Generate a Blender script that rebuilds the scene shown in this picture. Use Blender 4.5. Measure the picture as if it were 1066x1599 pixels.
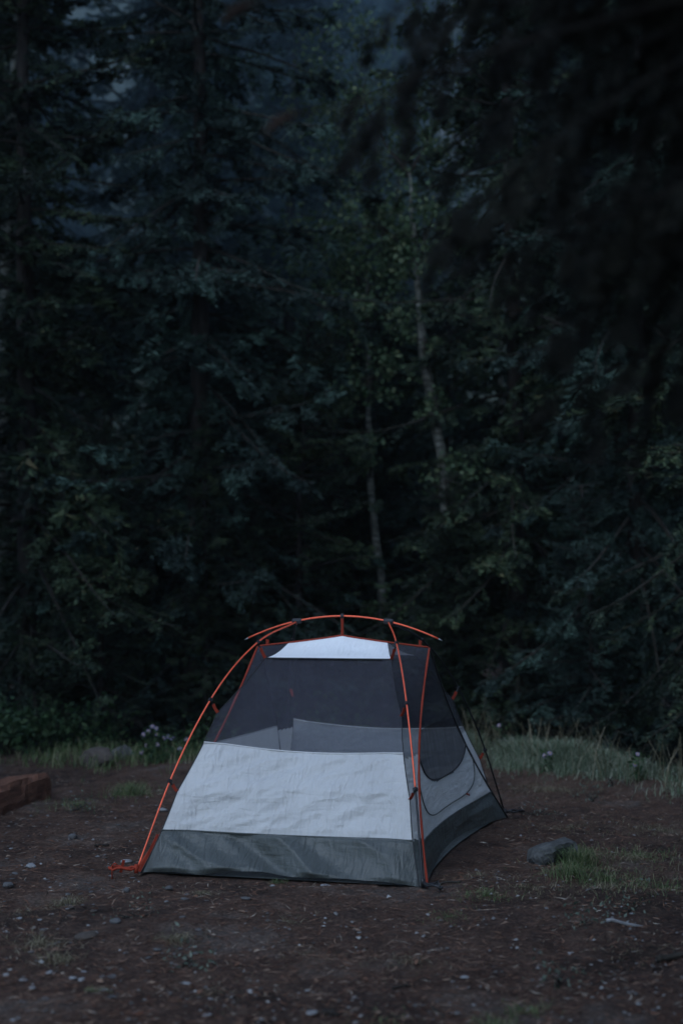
import bpy, math, random
import numpy as np
from mathutils import Vector, Matrix, noise as mnoise

for o in list(bpy.data.objects):
    bpy.data.objects.remove(o)
scene = bpy.context.scene
C = scene.collection
R = math.radians

# ------------------------------------------------------------------ camera
CAM_H = 1.22
PITCH = R(3.5)
cam_d = bpy.data.cameras.new('camera')
cam = bpy.data.objects.new('camera', cam_d); C.objects.link(cam)
cam.location = (0, 0, CAM_H)
cam.rotation_euler = (R(90) + PITCH, 0, 0)
cam_d.sensor_fit = 'VERTICAL'; cam_d.sensor_height = 36.0; cam_d.sensor_width = 24.0
cam_d.lens = 50.0
cam_d.clip_end = 2000
cam_d.dof.use_dof = True
cam_d.dof.focus_distance = 6.5
cam_d.dof.aperture_fstop = 1.6
scene.camera = cam

# ------------------------------------------------------------------ sky and sun (dusk, the sun already low and veiled)
SUN_EL, SUN_AZ = R(50), R(208)      # azimuth measured clockwise from +Y: behind the camera, to its left
world = bpy.data.worlds.new('World'); scene.world = world; world.use_nodes = True
wn = world.node_tree.nodes; wl = world.node_tree.links; wn.clear()
sky = wn.new('ShaderNodeTexSky'); sky.sky_type = 'NISHITA'; sky.sun_disc = False
sky.sun_elevation = SUN_EL; sky.sun_rotation = SUN_AZ
sky.air_density = 1.0; sky.dust_density = 0.2; sky.ozone_density = 3.0
bg = wn.new('ShaderNodeBackground'); bg.inputs['Strength'].default_value = 0.05
wo = wn.new('ShaderNodeOutputWorld')
wl.new(sky.outputs[0], bg.inputs[0]); wl.new(bg.outputs[0], wo.inputs[0])
sun_d = bpy.data.lights.new('sun', 'SUN'); sun_d.energy = 0.5; sun_d.angle = R(60); sun_d.color = (0.72, 0.85, 1.0)
sun = bpy.data.objects.new('sun', sun_d); C.objects.link(sun)
sdir = Vector((math.sin(SUN_AZ) * math.cos(SUN_EL), math.cos(SUN_AZ) * math.cos(SUN_EL), math.sin(SUN_EL)))
sun.rotation_euler = sdir.to_track_quat('Z', 'Y').to_euler()
scene.view_settings.view_transform = 'Standard'
scene.view_settings.look = 'None'
scene.view_settings.gamma = 1.0
scene.view_settings.exposure = 1.95
scene.view_settings.use_curve_mapping = False
scene.render.engine = 'CYCLES'
scene.cycles.use_denoising = True
scene.cycles.max_bounces = 5
scene.cycles.diffuse_bounces = 2
scene.cycles.transparent_max_bounces = 24
scene.cycles.volume_bounces = 0

# ------------------------------------------------------------------ helpers
def tag(o, label=None, cat=None, group=None, kind=None):
    if label: o['label'] = label
    if cat: o['category'] = cat
    if group: o['group'] = group
    if kind: o['kind'] = kind
    return o

def empty(name, loc=(0, 0, 0), rz=0.0):
    o = bpy.data.objects.new(name, None); C.objects.link(o)
    o.location = loc; o.rotation_euler = (0, 0, rz); o.empty_display_size = 0.1
    return o

def link_mesh(name, me, mat=None, parent=None, smooth=False):
    if mat is not None:
        me.materials.append(mat)
    if smooth:
        me.polygons.foreach_set('use_smooth', np.ones(len(me.polygons), dtype=bool))
    o = bpy.data.objects.new(name, me); C.objects.link(o)
    if parent is not None: o.parent = parent
    return o

def mesh_py(name, verts, faces, mat=None, parent=None, smooth=False):
    me = bpy.data.meshes.new(name)
    me.from_pydata([tuple(map(float, v)) for v in verts], [], faces); me.update()
    return link_mesh(name, me, mat, parent, smooth)

def mesh_tris(name, T):
    """T: (n,3,3) triangle soup -> mesh data"""
    T = np.asarray(T, dtype=np.float32); n = len(T)
    me = bpy.data.meshes.new(name)
    me.vertices.add(3 * n); me.vertices.foreach_set('co', T.reshape(-1))
    me.loops.add(3 * n); me.loops.foreach_set('vertex_index', np.arange(3 * n, dtype=np.int32))
    me.polygons.add(n); me.polygons.foreach_set('loop_start', np.arange(0, 3 * n, 3, dtype=np.int32))
    me.update(); return me

def mesh_indexed(name, V, F):
    """V (n,3), F (m,k) faces of one size"""
    V = np.asarray(V, dtype=np.float32); F = np.asarray(F, dtype=np.int32); m, k = F.shape
    me = bpy.data.meshes.new(name)
    me.vertices.add(len(V)); me.vertices.foreach_set('co', V.reshape(-1))
    me.loops.add(m * k); me.loops.foreach_set('vertex_index', F.reshape(-1))
    me.polygons.add(m); me.polygons.foreach_set('loop_start', np.arange(0, m * k, k, dtype=np.int32))
    me.update(calc_edges=True); return me

def tube(pts, rad, sides=8, cap=True):
    """verts, faces of a tube along pts; rad scalar or list"""
    pts = [Vector(p) for p in pts]; n = len(pts)
    if not hasattr(rad, '__len__'): rad = [rad] * n
    V = []; F = []
    ref = None
    for i, p in enumerate(pts):
        a = pts[max(i - 1, 0)]; b = pts[min(i + 1, n - 1)]
        t = (b - a).normalized()
        if ref is None:
            ref = t.orthogonal().normalized()
        ref = (ref - t * ref.dot(t)).normalized()
        s = t.cross(ref)
        for k in range(sides):
            an = 2 * math.pi * k / sides
            V.append(p + (ref * math.cos(an) + s * math.sin(an)) * rad[i])
    for i in range(n - 1):
        for k in range(sides):
            k2 = (k + 1) % sides
            F.append((i * sides + k, i * sides + k2, (i + 1) * sides + k2, (i + 1) * sides + k))
    if cap:
        F.append(tuple(range(sides - 1, -1, -1)))
        F.append(tuple((n - 1) * sides + k for k in range(sides)))
    return V, F

class MB:
    def __init__(self): self.V = []; self.F = []
    def add(self, V, F):
        b = len(self.V); self.V += [tuple(v) for v in V]; self.F += [tuple(i + b for i in f) for f in F]; return self
    def tube(self, pts, rad, sides=8, cap=True): return self.add(*tube(pts, rad, sides, cap))
    def build(self, name, mat=None, parent=None, smooth=False): return mesh_py(name, self.V, self.F, mat, parent, smooth)

def interp(xs, ys, x):
    """smooth (Catmull-Rom like) interpolation through a few points"""
    xs = np.asarray(xs, float); ys = np.asarray(ys, float)
    m = np.gradient(ys, xs)
    i = int(np.clip(np.searchsorted(xs, x) - 1, 0, len(xs) - 2))
    h = xs[i + 1] - xs[i]; t = (x - xs[i]) / h
    return ((2*t**3 - 3*t**2 + 1) * ys[i] + (t**3 - 2*t**2 + t) * h * m[i] + (-2*t**3 + 3*t**2) * ys[i+1] + (t**3 - t**2) * h * m[i+1])

def vnoise(X, Y, scale, seed, octaves=3):
    """cheap smooth value noise on arrays"""
    X = np.asarray(X, float) * scale; Y = np.asarray(Y, float) * scale
    out = np.zeros_like(X); amp = 1.0; tot = 0
    for o in range(octaves):
        xi = np.floor(X).astype(np.int64); yi = np.floor(Y).astype(np.int64)
        fx = X - xi; fy = Y - yi
        fx = fx * fx * (3 - 2 * fx); fy = fy * fy * (3 - 2 * fy)
        def h(a, b):
            n = (a * 374761393 + b * 668265263 + (seed + o * 101) * 974634777) & 0xFFFFFFFF
            n = ((n ^ (n >> 13)) * 1274126177) & 0xFFFFFFFF
            return ((n ^ (n >> 16)) & 0xFFFF) / 65535.0
        v = (h(xi, yi) * (1 - fx) + h(xi + 1, yi) * fx) * (1 - fy) + (h(xi, yi + 1) * (1 - fx) + h(xi + 1, yi + 1) * fx) * fy
        out += amp * v; tot += amp; amp *= 0.5; X = X * 2.03; Y = Y * 2.03
    return out / tot

# ------------------------------------------------------------------ materials
def mat_new(name):
    m = bpy.data.materials.new(name); m.use_nodes = True
    return m, m.node_tree.nodes, m.node_tree.links, m.node_tree.nodes['Principled BSDF']

def ramp(nodes, stops):
    r = nodes.new('ShaderNodeValToRGB')
    el = r.color_ramp.elements
    while len(el) < len(stops): el.new(0.5)
    for e, (p, c) in zip(el, stops):
        e.position = p; e.color = (c[0], c[1], c[2], 1)
    return r

def mat_noise(name, stops, scale=5.0, detail=6.0, rough=0.85, bump=0.3, bump_scale=None, coord='Object', stretch=None, dist=0.02, metallic=0.0, spec=0.3):
    m, n, l, p = mat_new(name)
    tc = n.new('ShaderNodeTexCoord'); mp = n.new('ShaderNodeMapping')
    if stretch: mp.inputs['Scale'].default_value = stretch
    l.new(tc.outputs[coord], mp.inputs[0])
    t = n.new('ShaderNodeTexNoise'); t.inputs['Scale'].default_value = scale; t.inputs['Detail'].default_value = detail
    t.inputs['Roughness'].default_value = 0.65
    l.new(mp.outputs[0], t.inputs['Vector'])
    r = ramp(n, stops); l.new(t.outputs['Fac'], r.inputs[0]); l.new(r.outputs[0], p.inputs['Base Color'])
    p.inputs['Roughness'].default_value = rough; p.inputs['Metallic'].default_value = metallic
    p.inputs['Specular IOR Level'].default_value = spec
    if bump:
        t2 = n.new('ShaderNodeTexNoise'); t2.inputs['Scale'].default_value = bump_scale or scale * 3; t2.inputs['Detail'].default_value = 8
        l.new(mp.outputs[0], t2.inputs['Vector'])
        b = n.new('ShaderNodeBump'); b.inputs['Strength'].default_value = bump; b.inputs['Distance'].default_value = dist
        l.new(t2.outputs['Fac'], b.inputs['Height']); l.new(b.outputs[0], p.inputs['Normal'])
    return m

def mat_island(name, stops, rough=0.8, trans=0.0, spec=0.2):
    """colour varies from leaf to leaf (random per island)"""
    m, n, l, p = mat_new(name)
    g = n.new('ShaderNodeNewGeometry'); r = ramp(n, stops)
    l.new(g.outputs['Random Per Island'], r.inputs[0]); l.new(r.outputs[0], p.inputs['Base Color'])
    p.inputs['Roughness'].default_value = rough; p.inputs['Specular IOR Level'].default_value = spec
    if trans:
        tr = n.new('ShaderNodeBsdfTranslucent'); l.new(r.outputs[0], tr.inputs[0])
        mx = n.new('ShaderNodeMixShader'); mx.inputs[0].default_value = trans
        l.new(p.outputs[0], mx.inputs[1]); l.new(tr.outputs[0], mx.inputs[2])
        l.new(mx.outputs[0], n['Material Output'].inputs['Surface'])
    return m

def mat_needles(name, stops, tint, scale=1.6):
    """needle colour from sprig to sprig, with patches of older and fresher growth that also paint in highlights"""
    m = mat_island(name, stops, 0.7, 0.08, 0.25); n = m.node_tree.nodes; l = m.node_tree.links
    p = n['Principled BSDF']; src = p.inputs['Base Color'].links[0].from_socket
    tc = n.new('ShaderNodeTexCoord'); t = n.new('ShaderNodeTexNoise'); t.inputs['Scale'].default_value = scale; t.inputs['Detail'].default_value = 4
    l.new(tc.outputs['Object'], t.inputs['Vector'])
    r = ramp(n, [(0.38, (0.35, 0.4, 0.42)), (0.5, (1, 1, 1)), (0.64, tint)]); l.new(t.outputs['Fac'], r.inputs[0])  # light and dark clumps also paint highlight contrast into the foliage
    mu = n.new('ShaderNodeMix'); mu.data_type = 'RGBA'; mu.blend_type = 'MULTIPLY'; mu.inputs[0].default_value = 1.0
    l.new(src, mu.inputs[6]); l.new(r.outputs[0], mu.inputs[7]); l.new(mu.outputs[2], p.inputs['Base Color'])
    return m

def mat_plain(name, col, rough=0.5, metallic=0.0, spec=0.5):
    m, n, l, p = mat_new(name)
    tc = n.new('ShaderNodeTexCoord'); t = n.new('ShaderNodeTexNoise'); t.inputs['Scale'].default_value = 40
    l.new(tc.outputs['Object'], t.inputs['Vector'])
    r = ramp(n, [(0.3, [c * 0.85 for c in col]), (0.7, [min(1, c * 1.1) for c in col])])
    l.new(t.outputs['Fac'], r.inputs[0]); l.new(r.outputs[0], p.inputs['Base Color'])
    p.inputs['Roughness'].default_value = rough; p.inputs['Metallic'].default_value = metallic; p.inputs['Specular IOR Level'].default_value = spec
    return m

def mat_fabric(name, col, trans=0.12, rough=0.55, crease=0.5, sheen=0.3):
    """coated nylon: even colour, crinkled"""
    m, n, l, p = mat_new(name)
    tc = n.new('ShaderNodeTexCoord')
    mp = n.new('ShaderNodeMapping'); mp.inputs['Rotation'].default_value = (0, R(22), 0); mp.inputs['Scale'].default_value = (4.5, 1, 1.3)
    l.new(tc.outputs['Object'], mp.inputs[0])
    t = n.new('ShaderNodeTexNoise'); t.inputs['Scale'].default_value = 6; t.inputs['Detail'].default_value = 5; t.inputs['Distortion'].default_value = 1.8
    l.new(mp.outputs[0], t.inputs['Vector'])
    mp2 = n.new('ShaderNodeMapping'); mp2.inputs['Rotation'].default_value = (0, R(-38), 0); mp2.inputs['Scale'].default_value = (1.0, 1, 5.5)
    l.new(tc.outputs['Object'], mp2.inputs[0])
    t2 = n.new('ShaderNodeTexNoise'); t2.inputs['Scale'].default_value = 5; t2.inputs['Detail'].default_value = 6; t2.inputs['Distortion'].default_value = 0.8
    l.new(mp2.outputs[0], t2.inputs['Vector'])
    t3 = n.new('ShaderNodeTexNoise'); t3.inputs['Scale'].default_value = 3.0; t3.inputs['Detail'].default_value = 3
    l.new(tc.outputs['Object'], t3.inputs['Vector'])
    ad = n.new('ShaderNodeMath'); ad.operation = 'MULTIPLY_ADD'; ad.inputs[1].default_value = 0.9
    l.new(t2.outputs['Fac'], ad.inputs[0]); l.new(t.outputs['Fac'], ad.inputs[2])
    b = n.new('ShaderNodeBump'); b.inputs['Strength'].default_value = crease; b.inputs['Distance'].default_value = 0.018
    l.new(ad.outputs[0], b.inputs['Height']); l.new(b.outputs[0], p.inputs['Normal'])
    r = ramp(n, [(0.3, [c * 0.93 for c in col]), (0.7, [min(1, c * 1.05) for c in col])])
    l.new(t3.outputs['Fac'], r.inputs[0]); l.new(r.outputs[0], p.inputs['Base Color'])
    p.inputs['Roughness'].default_value = rough; p.inputs['Specular IOR Level'].default_value = sheen
    if trans:
        tr = n.new('ShaderNodeBsdfTranslucent'); l.new(r.outputs[0], tr.inputs[0])
        mx = n.new('ShaderNodeMixShader'); mx.inputs[0].default_value = trans
        l.new(p.outputs[0], mx.inputs[1]); l.new(tr.outputs[0], mx.inputs[2])
        l.new(mx.outputs[0], n['Material Output'].inputs['Surface'])
    return m

def mat_net(name, col, open_=0.45):
    """fine mosquito netting: threads plus holes"""
    m, n, l, p = mat_new(name)
    p.inputs['Base Color'].default_value = (*col, 1); p.inputs['Roughness'].default_value = 0.9; p.inputs['Specular IOR Level'].default_value = 0.1
    tc = n.new('ShaderNodeTexCoord'); t = n.new('ShaderNodeTexNoise'); t.inputs['Scale'].default_value = 9; t.inputs['Detail'].default_value = 3
    mp = n.new('ShaderNodeMapping'); mp.inputs['Scale'].default_value = (2.5, 2.5, 0.6); l.new(tc.outputs['Object'], mp.inputs[0]); l.new(mp.outputs[0], t.inputs['Vector'])
    mr = n.new('ShaderNodeMapRange'); mr.inputs[1].default_value = 0.3; mr.inputs[2].default_value = 0.7
    mr.inputs[3].default_value = open_ - 0.03; mr.inputs[4].default_value = open_ + 0.03; l.new(t.outputs['Fac'], mr.inputs[0])
    tr = n.new('ShaderNodeBsdfTransparent'); mx = n.new('ShaderNodeMixShader')
    l.new(mr.outputs[0], mx.inputs[0]); l.new(p.outputs[0], mx.inputs[1]); l.new(tr.outputs[0], mx.inputs[2])
    l.new(mx.outputs[0], n['Material Output'].inputs['Surface'])
    return m

M = {}
M['grey_fabric'] = mat_fabric('grey_ripstop', (0.74, 0.735, 0.73), trans=0.36, crease=0.62)
M['white_fabric'] = mat_fabric('white_ripstop', (0.88, 0.89, 0.9), trans=0.08, crease=0.35)
M['dark_fabric'] = mat_fabric('slate_coated_nylon', (0.066, 0.074, 0.072), trans=0.0, crease=0.5, rough=0.45, sheen=0.4)
M['net'] = mat_net('charcoal_netting', (0.112, 0.112, 0.142), 0.72)
M['dark_net'] = mat_net('doubled_netting', (0.04, 0.038, 0.047), 0.25)
M['orange_pole'] = mat_plain('orange_anodised_alloy', (0.85, 0.125, 0.055), 0.32, 0.35)
M['orange_web'] = mat_plain('burnt_orange_webbing', (0.27, 0.038, 0.02), 0.8, 0.0, 0.2)
M['black'] = mat_plain('black_plastic', (0.012, 0.012, 0.014), 0.5)
M['black_pole'] = mat_plain('black_alloy', (0.015, 0.016, 0.02), 0.35, 0.4)
M['steel'] = mat_plain('dull_steel', (0.35, 0.35, 0.36), 0.4, 0.9)
M['zip'] = mat_plain('charcoal_zip_tape', (0.02, 0.02, 0.023), 0.7)
M['needles'] = mat_needles('spruce_needles', [(0.0, (0.006, 0.011, 0.007)), (0.5, (0.018, 0.034, 0.021)), (0.92, (0.046, 0.072, 0.044)), (1.0, (0.065, 0.058, 0.034))], (2.1, 1.9, 1.5))
M['shaded_needles'] = mat_needles('shade_dark_needles', [(0.0, (0.004, 0.005, 0.004)), (1.0, (0.010, 0.011, 0.008))], (1.3, 1.2, 1.0))  # darker needle copy; shade on the near boughs is painted into the colour
M['blue_needles'] = mat_needles('bluish_spruce_needles', [(0.0, (0.009, 0.018, 0.015)), (0.5, (0.025, 0.046, 0.038)), (1.0, (0.056, 0.088, 0.074))], (1.8, 1.9, 1.8))  # bluish spruce; the brighter blue also paints in haze and sky light
M['aspen_leaves'] = mat_island('aspen_leaves', [(0.0, (0.045, 0.08, 0.04)), (0.6, (0.08, 0.13, 0.07)), (1.0, (0.14, 0.17, 0.09))], 0.6, 0.3)
M['shrub_leaves'] = mat_island('shrub_leaves', [(0.0, (0.02, 0.045, 0.02)), (0.6, (0.04, 0.08, 0.035)), (1.0, (0.07, 0.11, 0.05))], 0.6, 0.25)
M['bark'] = mat_noise('spruce_bark', [(0.3, (0.012, 0.010, 0.009)), (0.6, (0.03, 0.025, 0.022)), (0.8, (0.06, 0.054, 0.05))], 9, 8, 0.95, 0.9, 22, stretch=(2, 2, 0.5))
M['shaded_bark'] = mat_noise('shade_dark_bark', [(0.3, (0.006, 0.005, 0.004)), (0.7, (0.016, 0.013, 0.011))], 14, 5, 0.95, 0.3)  # bark colour darkened to paint in the shade on the near limbs
M['dead_twig'] = mat_noise('dead_twig_bark', [(0.3, (0.014, 0.012, 0.010)), (0.7, (0.042, 0.036, 0.03))], 14, 5, 0.95, 0.2)

def mat_aspen_bark():
    m, n, l, p = mat_new('aspen_bark')
    tc = n.new('ShaderNodeTexCoord'); mp = n.new('ShaderNodeMapping'); mp.inputs['Scale'].default_value = (3, 3, 1.6)
    l.new(tc.outputs['Object'], mp.inputs[0])
    t = n.new('ShaderNodeTexNoise'); t.inputs['Scale'].default_value = 4; t.inputs['Detail'].default_value = 8; t.inputs['Roughness'].default_value = 0.7
    l.new(mp.outputs[0], t.inputs['Vector'])
    mp2 = n.new('ShaderNodeMapping'); mp2.inputs['Scale'].default_value = (3, 3, 14); l.new(tc.outputs['Object'], mp2.inputs[0])
    t2 = n.new('ShaderNodeTexNoise'); t2.inputs['Scale'].default_value = 2.2; t2.inputs['Detail'].default_value = 6
    l.new(mp2.outputs[0], t2.inputs['Vector'])
    mi = n.new('ShaderNodeMath'); mi.operation = 'MINIMUM'; l.new(t.outputs['Fac'], mi.inputs[0]); l.new(t2.outputs['Fac'], mi.inputs[1])
    r = ramp(n, [(0.28, (0.03, 0.03, 0.028)), (0.42, (0.06, 0.063, 0.052)), (0.58, (0.19, 0.195, 0.17))])
    l.new(mi.outputs[0], r.inputs[0]); l.new(r.outputs[0], p.inputs['Base Color']); p.inputs['Roughness'].default_value = 0.85
    b = n.new('ShaderNodeBump'); b.inputs['Strength'].default_value = 0.4; b.inputs['Distance'].default_value = 0.01
    l.new(mi.outputs[0], b.inputs['Height']); l.new(b.outputs[0], p.inputs['Normal'])
    return m
M['aspen_bark'] = mat_aspen_bark()

def mat_ground():
    m, n, l, p = mat_new('forest_dirt')
    tc = n.new('ShaderNodeTexCoord')
    def noise(sc, det=8, ro=0.65, stretch=None):
        t = n.new('ShaderNodeTexNoise'); t.inputs['Scale'].default_value = sc; t.inputs['Detail'].default_value = det; t.inputs['Roughness'].default_value = ro
        if stretch:
            mp = n.new('ShaderNodeMapping'); mp.inputs['Scale'].default_value = stretch; l.new(tc.outputs['Object'], mp.inputs[0]); l.new(mp.outputs[0], t.inputs['Vector'])
        else: l.new(tc.outputs['Object'], t.inputs['Vector'])
        return t
    big = noise(1.3, 6, 0.7); mid = noise(7, 8, 0.7); fine = noise(70, 6, 0.75)
    r1 = ramp(n, [(0.36, (0.020, 0.014, 0.012)), (0.45, (0.060, 0.038, 0.031)), (0.54, (0.092, 0.054, 0.040)), (0.64, (0.125, 0.105, 0.094))])
    l.new(big.outputs['Fac'], r1.inputs[0])
    r2 = ramp(n, [(0.34, (0.015, 0.011, 0.009)), (0.5, (0.066, 0.044, 0.035)), (0.70, (0.14, 0.095, 0.072))])
    l.new(mid.outputs['Fac'], r2.inputs[0])
    mx = n.new('ShaderNodeMix'); mx.data_type = 'RGBA'; mx.inputs[0].default_value = 0.45
    l.new(r1.outputs[0], mx.inputs[6]); l.new(r2.outputs[0], mx.inputs[7])
    r3 = ramp(n, [(0.3, (0.5, 0.5, 0.5)), (0.52, (1.2, 1.2, 1.2)), (0.72, (2.6, 2.4, 2.2))]); l.new(fine.outputs['Fac'], r3.inputs[0])
    mu = n.new('ShaderNodeMix'); mu.data_type = 'RGBA'; mu.blend_type = 'MULTIPLY'; mu.inputs[0].default_value = 1.0
    l.new(mx.outputs[2], mu.inputs[6]); l.new(r3.outputs[0], mu.inputs[7])
    l.new(mu.outputs[2], p.inputs['Base Color'])
    p.inputs['Roughness'].default_value = 0.95; p.inputs['Specular IOR Level'].default_value = 0.15
    b = n.new('ShaderNodeBump'); b.inputs['Strength'].default_value = 0.9; b.inputs['Distance'].default_value = 0.02
    l.new(fine.outputs['Fac'], b.inputs['Height'])
    b2 = n.new('ShaderNodeBump'); b2.inputs['Strength'].default_value = 0.7; b2.inputs['Distance'].default_value = 0.06
    l.new(mid.outputs['Fac'], b2.inputs['Height']); l.new(b.outputs[0], b2.inputs['Normal']); l.new(b2.outputs[0], p.inputs['Normal'])
    return m
M['ground'] = mat_ground()
M['hill'] = mat_noise('scree_slope', [(0.4, (0.025, 0.035, 0.026)), (0.60, (0.045, 0.055, 0.042)), (0.76, (0.2, 0.185, 0.205))], 0.35, 8, 0.95, 0.6, 2.0, dist=0.5)
M['grass'] = mat_island('grass_blades', [(0.0, (0.06, 0.10, 0.04)), (0.5, (0.11, 0.16, 0.065)), (0.8, (0.18, 0.20, 0.10)), (1.0, (0.30, 0.27, 0.17))], 0.6, 0.25)
M['pale_grass'] = mat_island('bank_grass_blades', [(0.0, (0.07, 0.11, 0.055)), (0.5, (0.18, 0.235, 0.155)), (0.85, (0.32, 0.36, 0.27)), (1.0, (0.46, 0.44, 0.35))], 0.6, 0.25)
M['dry_grass'] = mat_island('dry_grass_blades', [(0.0, (0.085, 0.075, 0.045)), (0.6, (0.16, 0.14, 0.085)), (1.0, (0.32, 0.28, 0.2))], 0.7, 0.2)
M['litter'] = mat_island('needle_litter', [(0.0, (0.02, 0.012, 0.009)), (0.5, (0.09, 0.042, 0.027)), (0.8, (0.18, 0.10, 0.068)), (0.94, (0.24, 0.17, 0.125)), (1.0, (0.42, 0.37, 0.31))], 0.9)
M['gravel'] = mat_island('gravel_grey', [(0.0, (0.05, 0.045, 0.043)), (0.7, (0.14, 0.132, 0.13)), (1.0, (0.32, 0.315, 0.31))], 0.85)
M['stone'] = mat_noise('grey_stone', [(0.3, (0.06, 0.058, 0.058)), (0.6, (0.125, 0.122, 0.125)), (0.8, (0.20, 0.20, 0.21))], 9, 8, 0.85, 0.5, 30)
M['rock'] = mat_noise('dark_grey_rock', [(0.3, (0.035, 0.036, 0.036)), (0.6, (0.095, 0.098, 0.098)), (0.8, (0.19, 0.195, 0.195))], 14, 8, 0.85, 0.8, 40)
M['pale_stone'] = mat_noise('pale_stone', [(0.3, (0.13, 0.13, 0.135)), (0.7, (0.32, 0.325, 0.335))], 9, 8, 0.85, 0.4, 30)
M['brown_stone'] = mat_noise('brown_stone', [(0.3, (0.045, 0.037, 0.032)), (0.7, (0.12, 0.098, 0.086))], 6, 8, 0.9, 0.6, 20)
M['timber'] = mat_noise('weathered_red_timber', [(0.3, (0.06, 0.027, 0.017)), (0.55, (0.15, 0.066, 0.041)), (0.75, (0.23, 0.115, 0.072))], 6, 8, 0.9, 0.7, 25, stretch=(1, 6, 6))
M['petal'] = mat_island('lilac_petals', [(0.0, (0.22, 0.18, 0.40)), (1.0, (0.38, 0.33, 0.55))], 0.6, 0.3)
M['flower_eye'] = mat_plain('yellow_flower_eye', (0.45, 0.3, 0.05), 0.8)
M['sage'] = mat_island('grey_green_leaves', [(0.0, (0.06, 0.08, 0.06)), (0.6, (0.11, 0.14, 0.11)), (1.0, (0.19, 0.22, 0.18))], 0.7, 0.2)
M['cone_brown'] = mat_noise('brown_cone_scales', [(0.3, (0.016, 0.009, 0.007)), (0.7, (0.038, 0.02, 0.014))], 30, 4, 0.9, 0.4)

# ------------------------------------------------------------------ ground
def bank_edge(x):
    """y where the camp's flat ground ends"""
    x = np.asarray(x, float)
    return np.where(x < 1.0, 10.9 + 0.15 * np.sin(x * 1.7), np.where(x < 2.4, 10.9 - (x - 1.0) * 1.55, 8.73 - (x - 2.4) * 0.5))

def gh(x, y):
    x = np.asarray(x, float); y = np.asarray(y, float)
    tx = (x - 0.004) * 0.969 - (y - 7.25) * 0.247; ty = (x - 0.004) * 0.247 + (y - 7.25) * 0.969
    d = np.maximum(np.abs(tx) - 0.62, np.abs(ty) - 1.02)
    near = np.clip(d / 0.25, 0.0, 1.0)                     # the tent's pitch is level
    z = (vnoise(x, y, 1.1, 3, 2) - 0.5) * 0.07 * near
    z += (vnoise(x, y, 5.0, 7, 3) - 0.5) * 0.045 * (0.25 + 0.75 * near) - 0.004
    z += (vnoise(x, y, 19.0, 9, 2) - 0.5) * 0.016
    e = bank_edge(x); t = np.clip((y - e) / 1.6, 0, 1); t = t * t * (3 - 2 * t)
    z += 0.05 * np.exp(-((y - e) / 0.7) ** 2) - 0.45 * t + np.clip((y - e - 3) * 0.03, 0, 0.5)
    far = np.clip((np.hypot(x, y - 6) - 30) / 60, 0, 1)
    z += far * (vnoise(x, y, 0.03, 5, 2) - 0.5) * 6
    return z

def gz(x, y): return float(gh(np.array([x]), np.array([y]))[0])

xs = np.unique(np.concatenate([np.linspace(-3.4, 3.4, 240), np.linspace(-12, 12, 61), np.sign(np.linspace(-1, 1, 41)) * np.abs(np.linspace(-1, 1, 41)) ** 3 * 400]))
ys = np.unique(np.concatenate([np.linspace(3.4, 12.2, 310), np.linspace(-14, 26, 81), np.sign(np.linspace(-1, 1, 41)) * np.abs(np.linspace(-1, 1, 41)) ** 3 * 400]))
GX, GY = np.meshgrid(xs, ys); GZ = gh(GX, GY)
V = np.stack([GX, GY, GZ], -1).reshape(-1, 3)
nx, ny = len(xs), len(ys)
I = np.arange(nx * ny).reshape(ny, nx)
F = np.stack([I[:-1, :-1], I[:-1, 1:], I[1:, 1:], I[1:, :-1]], -1).reshape(-1, 4)
ground = link_mesh('ground', mesh_indexed('ground', V, F), M['ground'], None, True)
tag(ground, 'dark brown forest dirt of the camp clearing', 'ground', kind='structure')

def hill_z(x, y):
    t = np.clip(y - 26, 0, None)
    return -3.0 + 0.62 * t + (vnoise(x, y, 0.05, 21, 4) - 0.5) * 14 * np.clip(t / 20, 0, 1)
hx = np.linspace(-140, 140, 141); hy = np.linspace(24, 170, 111)
HX, HY = np.meshgrid(hx, hy); HZ = hill_z(HX, HY)
I = np.arange(141 * 111).reshape(111, 141)
F = np.stack([I[:-1, :-1], I[:-1, 1:], I[1:, 1:], I[1:, :-1]], -1).reshape(-1, 4)
hill = link_mesh('hillside', mesh_indexed('hillside', np.stack([HX, HY, HZ], -1).reshape(-1, 3), F), M['hill'], None, True)
tag(hill, 'steep scree slope rising behind the forest', 'hillside', kind='structure')

def ground_at(px, py):
    """where a sight line through that spot of the 1066 x 1599 frame meets the level ground"""
    a = (px - 533) / 2221.0; u = (800 - py) / 2221.0
    dy = math.cos(PITCH) - u * math.sin(PITCH); dz = math.sin(PITCH) + u * math.cos(PITCH)
    t = -CAM_H / dz
    return a * t, dy * t

# ------------------------------------------------------------------ the tent
TC = (0.004, 7.25, 0.0); TR = math.atan2(-0.247, 0.969)
tent = empty('tent', TC, TR)
tag(tent, 'small grey dome tent with orange poles, netting top and no rainfly', 'tent')
CORN = {'FL': (-0.679, -1.04), 'FR': (0.615, -1.04), 'BR': (0.679, 1.04), 'BL': (-0.615, 1.04)}
def hub_of(c): return (0.24 if c[1] == 'R' else -0.24, 0.0)
def leg_pt(c, t):
    a = CORN[c]; h = hub_of(c)
    z = interp([0, .185, .425, .73, 1], [0.0, .375, .73, .995, 1.092], t)
    return Vector((a[0] + (h[0] - a[0]) * t, a[1] + (h[1] - a[1]) * t, max(z, 0.0) + 0.012))
def brow_z(s): return 1.122 - 0.115 * (s / 0.5) ** 2 + 0.012
POLE_R = 0.0042

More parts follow.
